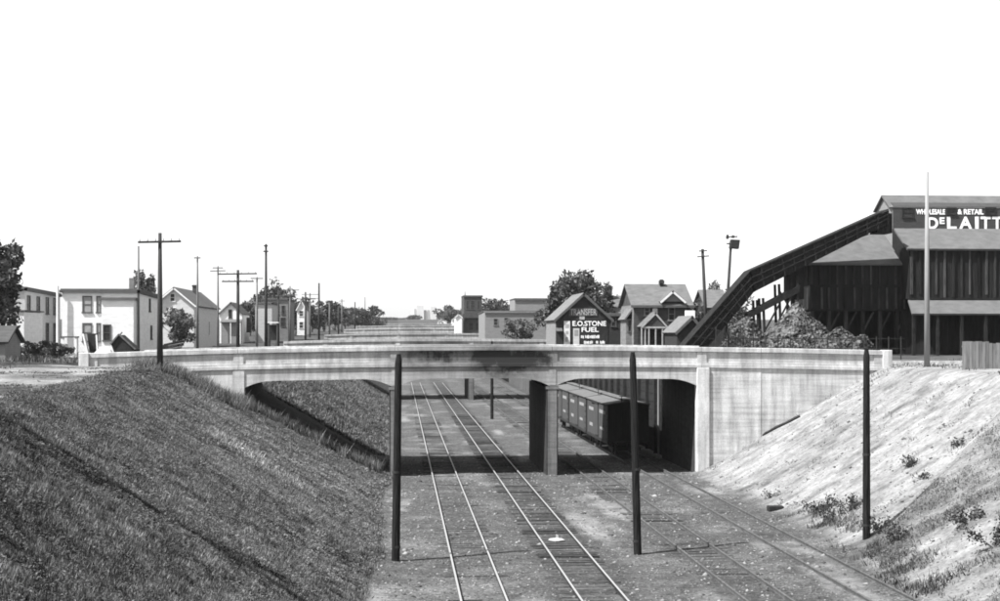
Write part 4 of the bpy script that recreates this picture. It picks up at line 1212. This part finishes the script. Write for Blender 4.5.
tree(717, 230, 283, 3.2, 'tree crown showing over the far grey roof', 1600, .35, 'leaf_pale', seed=10, low=.2)
tree(740, 225, 280, 3.0, 'sparse pale tree behind the conveyor', 900, .35, 'leaf_pale', seed=11, low=.2)
TL = [(250, 330, 296, 4.5), (263, 335, 288, 4), (273, 345, 282, 4.5), (284, 350, 287, 4), (296, 360, 294, 4.5), (312, 400, 302, 5), (324, 420, 300, 5), (335, 440, 305, 5), (345, 460, 307, 5.5)]
tl_lab = ['far tree over the low grey shop', 'far tree left of the tallest dark pole', 'highest far tree over the brick block', 'far tree over the right end of the brick block', 'far tree left of the narrow white house', 'far tree right of the narrow white house', 'far tree behind the bare dark pole', 'far tree just beyond the bare dark pole', 'far tree left of the round far tree']
for k, (px, Yq, pt, rx) in enumerate(TL):
    tree(px, Yq, pt, rx, tl_lab[k], 1500, .5, seed=20 + k, low=.1, group='trees in the far left distance')
tree(362, 520, 304.5, 8.5, 'round dark far tree at the end of the left tree row', 3000, .6, seed=40, low=.05)
tree(374, 545, 313, 5, 'low far tree right of the round far tree', 1200, .6, seed=41, low=.05)
for k, (px, Yq, pt, rx, lb) in enumerate([(413, 1400, 315, 9, 'low hazy far tree over the end of the tracks'), (448, 800, 305, 9, 'far tree left of the dark tower building'), (456, 740, 308, 8, 'far tree close behind the dark tower building'), (384, 1250, 318, 11, 'low hazy far tree left of the vanishing tracks'), (396, 1500, 318, 12, 'lowest hazy far tree at the end of the cut')]):
    tree(px, Yq, pt, rx, lb, 1600, .9 if Yq < 1000 else 1.3, seed=60 + k, low=.05, group='hazy trees at the far end')

GE = thing('grain_elevator', 'pale hazy row of tall grain bins on the far horizon', 'grain elevator', (W(424, 0, 1700)[0], 1700, 21))
for p0, p1, pt, kind in ((411.5, 416.5, 309, 0), (417, 423.5, 306, 1), (424, 430, 310, 0), (430.5, 436, 307, 1), (436.5, 441, 314, 0)):
    a, zt = W(p0, pt, 1700); b, _ = W(p1, pt, 1700)
    if kind: MB().box(a, b, 1700, 1712, 18, zt).build('head_house', M['far_bin'], GE)
    else: MB().tube(((a + b) / 2, 1706, 18), ((a + b) / 2, 1706, zt), (b - a) / 2, (b - a) / 2, 14).build('bin', M['far_bin'], GE)
# ------------------------------------------------------------------ grass and weeds
def blades(X_, Y_, hgt, wid, tone, lean=.5, seed=5):
    r = np.random.default_rng(seed)
    n = len(X_)
    Z_ = height(X_, Y_) - .03
    a = r.uniform(0, 2 * np.pi, n); b = r.uniform(0, 2 * np.pi, n)
    dx = np.cos(a) * wid / 2; dy = np.sin(a) * wid / 2
    lx = np.cos(b) * hgt * lean * r.random(n); ly = np.sin(b) * hgt * lean * r.random(n)
    P0 = np.stack([X_ - dx, Y_ - dy, Z_], -1); P1 = np.stack([X_ + dx, Y_ + dy, Z_], -1)
    P2 = np.stack([X_ + lx, Y_ + ly, Z_ + hgt], -1)
    V_ = np.stack([P0, P1, P2], 1).reshape(-1, 3)
    return V_, np.repeat(tone, 3)
def bank_point(px, py):
    Yq = 20.0
    while Yq < 90:
        x, z = W(px, py, Yq)
        if float(height(x, Yq)) + .1 >= z: break
        Yq += .05
    return x, Yq
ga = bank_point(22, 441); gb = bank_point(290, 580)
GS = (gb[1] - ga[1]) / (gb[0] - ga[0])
def shadow_stripe(X_, Y_):     # the pole's shadow painted into the growth as darker tone, blades lower too
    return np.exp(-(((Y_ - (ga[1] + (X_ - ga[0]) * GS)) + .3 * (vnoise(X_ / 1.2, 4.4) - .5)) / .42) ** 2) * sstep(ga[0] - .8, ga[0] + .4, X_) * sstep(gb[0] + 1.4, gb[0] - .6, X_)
def pale_strip(X_, Y_):
    return np.exp(-((Y_ - 62.6 + .3 * np.sin(X_ * 2)) / 1.2) ** 2) * sstep(-9.2, -7.6, X_) * sstep(-3.3, -4.4, X_) + .45 * np.exp(-((Y_ - 76) / 2.0) ** 2) * sstep(-13, -11, X_) * sstep(-6, -8, X_)
Vs = []; Ts = []
def sow(n, x0, x1, y0, y1, seed, dens, hg, wd):
    r = np.random.default_rng(seed)
    X_ = r.uniform(x0, x1, n); Y_ = r.uniform(y0, y1, n)
    keep = r.random(n) < dens(X_, Y_)
    X_ = X_[keep]; Y_ = Y_[keep]
    cl = fbm(X_ / .8, Y_ / .8, 3); big = fbm(X_ / 4, Y_ / 4, 3)
    # pale seeding weeds in a strip running down the slope
    sl = pale_strip(X_, Y_)
    fine = fbm(X_ / .28, Y_ / .28, 2)
    tone = np.clip(.27 + .45 * cl + .35 * big + .9 * fine + r.normal(0, .12, len(X_)) + 1.1 * sl * (r.random(len(X_)) < .55), 0, 1)
    st = shadow_stripe(X_, Y_)
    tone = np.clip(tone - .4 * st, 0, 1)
    h_ = (1 - .4 * st) * hg * np.clip(1 + 1.3 * cl + r.normal(0, .25, len(X_)), .3, 2.2) * (1 + .9 * sl)
    V_, T_ = blades(X_, Y_, h_, wd * r.uniform(.6, 1.4, len(X_)), tone, .8, seed)
    Vs.append(V_); Ts.append(T_)
dl = lambda a, b: np.clip(sstep(.5, -.6, a - toe_left(b)) * sstep(-1.6, -.2, a - crest_left(b) - 2 * fbm(a / 3, b / 3)), 0, 1)
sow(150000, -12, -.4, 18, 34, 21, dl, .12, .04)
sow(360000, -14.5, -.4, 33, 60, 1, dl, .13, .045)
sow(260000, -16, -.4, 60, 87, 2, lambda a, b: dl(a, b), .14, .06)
sow(60000, -13.2, -.6, 99.5, 186, 3, dl, .25, .09)
# taller weeds along the crest and against the bridge
sow(9000, -15.5, -9, 80, 87, 4, lambda a, b: dl(a, b) * .8, .5, .06)
sow(3500, -10, -1.2, 84.5, 86.8, 14, dl, .6, .07)
# tufts on the left plateau
sow(60000, -60, -12, 45, 130, 5, lambda a, b: .8 * (a < crest_left(b) - .5) * sstep(.07, .2, fbm(a / 5, b / 5)) * ((b < 86) | (b > 100)) , .07, .08)
sow(40000, -60, -21, 88, 126, 15, lambda a, b: sstep(-.1, .1, fbm(a / 5, b / 5)), .35, .08)
def sow_leaves(n, x0, x1, y0, y1, seed, dens, size, hmax, lo=.1, hi=.7):
    r = np.random.default_rng(seed)
    X_ = r.uniform(x0, x1, n); Y_ = r.uniform(y0, y1, n)
    keep = r.random(n) < dens(X_, Y_)
    X_ = X_[keep]; Y_ = Y_[keep]; m = len(X_)
    c_l = np.clip(.5 + 1.6 * fbm(X_ / .5, Y_ / .5, 2), 0, 1)
    P_ = np.stack([X_, Y_, height(X_, Y_) + hmax * c_l * r.random(m) ** .7], -1)
    a = r.normal(size=(m, 3)); a[:, 2] = np.abs(a[:, 2]) * .6; a /= np.linalg.norm(a, axis=1)[:, None]
    b = np.cross(a, r.normal(size=(m, 3))); b /= np.linalg.norm(b, axis=1)[:, None]
    sz = size * r.uniform(.5, 1.4, (m, 1))
    Q = np.stack([P_ - a * sz, P_ + b * sz * .6, P_ + a * sz], 1).reshape(-1, 3)
    tn = np.clip(lo + (hi - lo) * (.45 * r.random(m) + .55 * c_l) * (1 + 1.6 * fbm(X_ / 5, Y_ / 5, 2)) * np.interp(X_, [-13, -6, -2, 15], [.65, 1.0, 1.2, 1.0]), 0, 1)
    st = shadow_stripe(X_, Y_)
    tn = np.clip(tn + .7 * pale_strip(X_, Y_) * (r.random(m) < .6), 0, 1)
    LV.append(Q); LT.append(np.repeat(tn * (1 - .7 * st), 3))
LV = []; LT = []
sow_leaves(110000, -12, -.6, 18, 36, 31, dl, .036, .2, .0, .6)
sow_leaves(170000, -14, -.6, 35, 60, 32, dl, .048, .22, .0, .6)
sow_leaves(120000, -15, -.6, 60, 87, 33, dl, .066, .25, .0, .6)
sow_leaves(40000, -13, -.6, 99.5, 186, 34, dl, .13, .3, .02, .45)
sow_leaves(60000, -40, -11, 40, 86.5, 38, lambda a, b: (a < crest_left(b)) * sstep(.05, .25, fbm(a / 2.5, b / 2.5)), .07, .12, .0, .45)
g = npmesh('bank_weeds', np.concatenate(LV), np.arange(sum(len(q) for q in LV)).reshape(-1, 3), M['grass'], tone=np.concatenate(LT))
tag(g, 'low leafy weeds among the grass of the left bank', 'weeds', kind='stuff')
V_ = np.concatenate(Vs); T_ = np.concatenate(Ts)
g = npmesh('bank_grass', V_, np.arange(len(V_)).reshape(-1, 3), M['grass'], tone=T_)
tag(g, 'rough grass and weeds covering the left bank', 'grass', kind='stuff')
Vs = []; Ts = []
near = lambda a, b: (a > toe_right(b)) * sstep(.3, -1.2, b - (55.2 + (a - 18.6) * .78)) * sstep(.02, .3, fbm(a / 1.7, b / 1.7) + .3 * fbm(a / 5, b / 5) + .08)
sow(40000, 17.5, 27, 40, 62, 6, lambda a, b: near(a, b) * .4, .15, .045)
sow(26000, 17, 21, 40, 66, 7, lambda a, b: np.exp(-((a - toe_right(b) - .3) / .9) ** 2) * sstep(.0, .22, fbm(a / 1.5, b / 1.5)), .22, .045)
sow(26000, 19, 32, 57, 87, 8, lambda a, b: sstep(.16, .3, fbm(a / 1.3, b / 1.3)) * .5, .18, .05)
sow(16000, 26, 46, 60, 100, 9, lambda a, b: (a > crest_right(b)) * sstep(.0, .2, fbm(a / 2, b / 2)), .16, .06)
sow(9000, 0, 18, 42, 86, 10, lambda a, b: sstep(.18, .3, fbm(a / 1.6, b / 1.6)) * .6, .10, .05)
LV = []; LT = []
sow_leaves(60000, 17.6, 27, 40, 62, 35, lambda a, b: near(a, b) * .55, .05, .30, .08, .5)
sow_leaves(60000, 18.6, 31, 56, 87, 36, lambda a, b: sstep(.20, .30, fbm(a / .9, b / .9, 3)) * (a > toe_right(b)), .05, .28, .0, .25)
sow_leaves(30000, 16.9, 21, 40, 72, 37, lambda a, b: np.exp(-((a - toe_right(b) - .2) / .8) ** 2) * sstep(.05, .2, fbm(a / 1.2, b / 1.2)), .05, .4, .02, .35)
g = npmesh('sand_weeds', np.concatenate(LV), np.arange(sum(len(q) for q in LV)).reshape(-1, 3), M['grass'], tone=np.concatenate(LT))
tag(g, 'small leafy weeds dotted over the sandy right bank', 'weeds', kind='stuff')
V_ = np.concatenate(Vs); T_ = np.concatenate(Ts) * .6
g = npmesh('dry_grass', V_, np.arange(len(V_)).reshape(-1, 3), M['grass'], tone=T_)
tag(g, 'sparse dry grass on the sandy right bank', 'grass', kind='stuff')

def bush(px, py, r_, h_, label, n=350, Yg=60, seed=0, leaf=.075):
    # walk along the sight line to the bank
    Yq = 40.0
    while Yq < 90:
        x, z = W(px, py, Yq)
        if float(height(x, Yq)) >= z: break
        Yq += .1
    x, z = W(px, py, Yq); z = float(height(x, Yq))
    r = np.random.default_rng(seed + 500)
    P = thing('bush', label, 'bush', (x, Yq, z), 'bushes on the right bank')
    mb = MB(); vs = []; tn = []
    for k in range(9):
        a = r.uniform(0, 6.28); r_k = r.uniform(.6, 1.7); tip = np.array([x + math.cos(a) * r_ * r_k, Yq + math.sin(a) * r_ * r_k, z + h_ * r.uniform(.25, 1.1)])
        mb.tube((x, Yq, z - .05), tuple(tip), .02, .008, 4)
        m = n // 9
        t = r.uniform(.35, 1.05, (m, 1)); p = np.array([x, Yq, z]) * (1 - t) + tip * t + r.normal(0, .10, (m, 3))
        A = r.normal(size=(m, 3)); A /= np.linalg.norm(A, axis=1)[:, None]; Bv = np.cross(A, r.normal(size=(m, 3))); Bv /= np.linalg.norm(Bv, axis=1)[:, None]
        s = leaf * r.uniform(.5, 1.2, (m, 1))
        vs.append(np.stack([p - A * s, p + Bv * s * .5, p + A * s, p - Bv * s * .5], 1).reshape(-1, 3)); tn.append(np.repeat(r.random(m), 4))
    mb.build('stems', M['bark'], P)
    V_ = np.concatenate(vs)
    npmesh('foliage', V_, np.arange(len(V_)).reshape(-1, 4), M['weed'], P, tone=np.concatenate(tn))
for k, (px, py, r_, h_, lb, n) in enumerate([
    (818, 514, .6, .7, 'leafy dark bush at the foot of the sandy bank, left of its neighbour', 420),
    (833, 519, .7, .4, 'low spreading bush between two taller bushes at the bank foot', 300),
    (849, 511, .55, .65, 'leafy dark bush left of the black post on the bank foot', 380),
    (909, 468, .3, .5, 'small dark bush alone halfway up the sandy bank', 220),
    (922, 479, .3, .25, 'tiny bush just below the lone bush on the bank', 100),
    (773, 497, .3, .3, 'tiny bush near the foot of the bank by the rightmost track', 100),
    (957, 447, .25, .3, 'tiny bush high on the sandy bank near the right edge', 90),
    (968, 523, .6, .55, 'broad bush in the grassy near lobe of the right bank', 420),
    (994, 548, .8, .75, 'big bush cut by the right edge of the picture', 600),
    (884, 532, .6, .7, 'ragged bush just right of the black post', 260),
    (899, 540, .5, .6, 'ragged bush beside the shadow of the black post', 220)]):
    bush(px, py, r_, h_, lb, n, seed=k)

# ------------------------------------------------------------------ small things
def ground_hit(px, py, Y_a=38.0, Y_b=95.0):
    Yq = Y_a
    while Yq < Y_b:
        x, z = W(px, py, Yq)
        if float(height(x, Yq)) >= z: break
        Yq += .05
    return Vector((x, Yq, float(height(x, Yq))))
# rotten log on the right bank
p = ground_hit(752, 440); q = ground_hit(800, 417)
mb = MB(); n_ = 6
pts = [p.lerp(q, i / n_) for i in range(n_ + 1)]
pts = [Vector((v.x, v.y, float(height(v.x, v.y)) + .06)) for v in pts]
for i in range(n_): mb.tube(pts[i], pts[i + 1], .09 + .03 * (i % 2), .11, 6)
tag(mb.build('rotten_log', M['plank_dark']), 'dark rotten log lying on the sand along the wing wall', 'log')
p = ground_hit(776, 510)
tag(MB().box(p.x - .42, p.x + .35, p.y - .2, p.y + .2, p.z - .05, p.z + .22).build('tie_stub', M['plank_dark'], bevel=.03), 'short dark block of timber at the foot of the sandy bank', 'block')
p = ground_hit(557, 541)
SC = thing('paper_scrap', 'white crumpled scrap lying between the rails', 'scrap', (p.x, p.y, p.z))
r = np.random.default_rng(3); vs = []; 
for i in range(9):
    a = i / 9 * 6.28; vs.append((p.x + math.cos(a) * r.uniform(.22, .42), p.y + math.sin(a) * r.uniform(.3, .55), p.z + .05 + r.uniform(0, .06)))
vs += [(v[0], v[1], v[2] - .03) for v in vs]; top_ = (p.x, p.y, p.z + .14)
vs.append(top_)
MB().add(vs, [(i, (i + 1) % 9, 18) for i in range(9)] + [(i, (i + 1) % 9, 9 + (i + 1) % 9, 9 + i) for i in range(9)] + [tuple(range(9, 18))[::-1]]).build('sheet', M['scrap'], SC)
MB().add([(p.x - .05, p.y, p.z + .1), (p.x + .08, p.y, p.z + .1), (p.x + .06, p.y + .05, p.z + .24), (p.x - .03, p.y + .05, p.z + .28), (p.x - .05, p.y + .03, p.z + .1), (p.x + .08, p.y + .03, p.z + .1), (p.x + .06, p.y + .08, p.z + .24), (p.x - .03, p.y + .08, p.z + .28)],
         [(0, 1, 2, 3), (7, 6, 5, 4), (0, 4, 5, 1), (1, 5, 6, 2), (2, 6, 7, 3), (3, 7, 4, 0)]).build('raised_flap', M['scrap'], SC)
# stones on the floor of the cut: one scatter nobody could count
r = np.random.default_rng(9); n = 20000
base = np.array([[1, 0, 0], [-1, 0, 0], [0, 1, 0], [0, -1, 0], [0, 0, 1], [0, 0, -1]], float)
tri = np.array([[0, 2, 4], [2, 1, 4], [1, 3, 4], [3, 0, 4], [2, 0, 5], [1, 2, 5], [3, 1, 5], [0, 3, 5]])
sx = r.uniform(-1.4, 29, n); sy = 40 + 60 * r.random(n) ** 1.3
sz = height(sx, sy); ok = (sz < 1.2) | ((sx > 18) & (sy < 86.5) & (r.random(n) < .7))
sx, sy, sz = sx[ok], sy[ok], sz[ok]; n = len(sx)
sc = np.exp(r.normal(-3.5, .5, (n, 1, 1)))
V_ = np.stack([sx, sy, sz], -1)[:, None, :] + (base[None] + r.normal(0, .2, (n, 6, 3))) * sc * np.array([1.2, 1.2, .7])
F_ = (tri[None] + 6 * np.arange(n)[:, None, None]).reshape(-1, 3)
t_ = NT('stone_scatter_mat'); t_.out(t_.ramp(t_.attr('tone'), 0, 1, .05, .26), .9); M['stones'] = t_.m
tag(npmesh('gravel', V_.reshape(-1, 3), F_, M['stones'], tone=np.repeat(r.random(n) ** 1.6, 6)), 'loose stones strewn over the floor of the cut', 'gravel', kind='stuff')

# junk by the left end of the bridge
def at_plat(px, Y): return W(px, 0, Y)[0]
Yj = 106
x = at_plat(89, Yj)
J = thing('leaning_crate', 'black open crate with a pale leaning board by the bridge end', 'crate', (x, Yj, PLAT))
a0, zt = W(87, 333.5, Yj); a1, _ = W(96, 333.5, Yj)
MB().add([(a0 + .25, Yj, PLAT - .1), (a1, Yj, PLAT - .1), (a1 - .05, Yj, zt), (a0, Yj, zt), (a0 + .25, Yj + .9, PLAT - .1), (a1, Yj + .9, PLAT - .1), (a1 - .05, Yj + .9, zt), (a0, Yj + .9, zt)],
         [(0, 1, 2, 3), (7, 6, 5, 4), (0, 4, 5, 1), (1, 5, 6, 2), (2, 6, 7, 3), (3, 7, 4, 0)]).build('body', M['plank_dark'], J)
MB().bar((at_plat(91, Yj), Yj - .35, PLAT - .1), (at_plat(84, Yj), Yj - .1, zt - .05), .1, .55, (0, 1, 0)).build('board', M['trim_white'], J)
MB().bar((at_plat(98.5, Yj), Yj - .1, PLAT - .1), (at_plat(96.5, Yj), Yj + .02, zt - .1), .1, .22, (0, 1, 0)).build('board', M['trim_white'], J)
Yj = 105
J = thing('tipped_wagon_box', 'dark wagon box tipped on its corner behind the parapet', 'wagon box', (at_plat(122, Yj), Yj, PLAT))
pts = [W(111, 344, Yj), W(119, 335, Yj), W(135, 349.5, Yj), W(128, 354, Yj), W(114, 352, Yj)]
MB().prism(pts, 'y', Yj, Yj + 2.2).build('box', M['plank_dark'], J)
a = Vector((*W(110, 345, Yj - .05),)); 
for (p0, p1) in (((110.5, 344.5), (119, 334.6)), ((119, 334.6), (135.5, 349.7))):
    u, v = W(*p0, Yj), W(*p1, Yj)
    MB().bar((u[0], Yj - .06, u[1] + .03), (v[0], Yj - .06, v[1] + .03), .1, .16, (0, 1, 0)).build('edge_board', M['plank_old'], J)
u = W(119, 336, Yj); v = W(122, 332, Yj)
MB().bar((u[0], Yj + .1, u[1]), (v[0], Yj + .1, v[1]), .08, .1, (0, 1, 0)).build('handle', M['plank_old'], J)
# pale heap of sacks
x0 = at_plat(104, 104.5)
mb = MB()
import bmesh
bm = bmesh.new(); bmesh.ops.create_icosphere(bm, subdivisions=3, radius=1)
r = np.random.default_rng(4)
for v in bm.verts:
    nn = 1 + .35 * float(fbm(v.co.x * 2 + 5, v.co.y * 2 + v.co.z * 1.7, 3))
    v.co = Vector((x0 + v.co.x * .75 * nn, 104.5 + v.co.y * .6 * nn, PLAT + .1 + max(-.1, v.co.z * .85 * nn)))
mb.v = [tuple(v.co) for v in bm.verts]; mb.f = [tuple(q.index for q in f.verts) for f in bm.faces]; bm.free()
tag(mb.build('lime_heap', M['white_paint'], smooth=True), 'pale rounded heap between crate and tipped wagon box', 'heap')
# dark plank pile left of the gabled house
Yj = 112
x0 = at_plat(147, Yj); x1 = at_plat(186, Yj)
J = thing('plank_pile', 'untidy pile of dark planks behind the parapet before the small tree', 'plank pile', ((x0 + x1) / 2, Yj, PLAT))
for k in range(12):
    f = random.random(); zz = PLAT + .1 + .1 * k
    MB().bar((x0 + k * .12, Yj + random.uniform(-.4, .4), zz - .1), (x1 - (11 - k) * .05, Yj + random.uniform(-.4, .4), zz + .25), .22, .08).build('plank', M['plank_dark'] if k % 3 else M['plank_old'], J)
MB().bar((x0 - .2, Yj - .6, PLAT + .02), (x1 + .6, Yj - .6, PLAT + .4), .5, .06).build('plank', M['trim_white'], J)
# dark bushes on the left plateau below the houses
for k, (px, Yq, pt, rx, lb) in enumerate([(58, 112, 340, 1.4, 'dark shrub on the verge left of the leaning crate'), (36, 116, 341, 1.6, 'dark shrub below the grey flat roofed house'), (12, 110, 345, 1.5, 'low shrub at the left edge under the big tree')]):
    tree(px, Yq, pt, rx, lb, 700, .16, seed=80 + k, low=.0, name='shrub', group='shrubs on the left verge')

# ------------------------------------------------------------------ the summer haze that fades the far end of the cut
hm = bpy.data.materials.new('summer_haze'); hm.use_nodes = True
hn = hm.node_tree.nodes
for q in list(hn):
    if q.type == 'BSDF_PRINCIPLED': hn.remove(q)
pv = hn.new('ShaderNodeVolumePrincipled')
pv.inputs['Color'].default_value = (.97, .97, .97, 1); pv.inputs['Density'].default_value = .00007; pv.inputs['Anisotropy'].default_value = .2
hm.node_tree.links.new(pv.outputs[0], hn['Material Output'].inputs['Volume'])
hz = MB().box(-5100, 5100, -80, 9100, -3, 42).build('haze', hm)
hz['kind'] = 'stuff'
hz['label'] = 'pale summer haze over the far end of the cut'
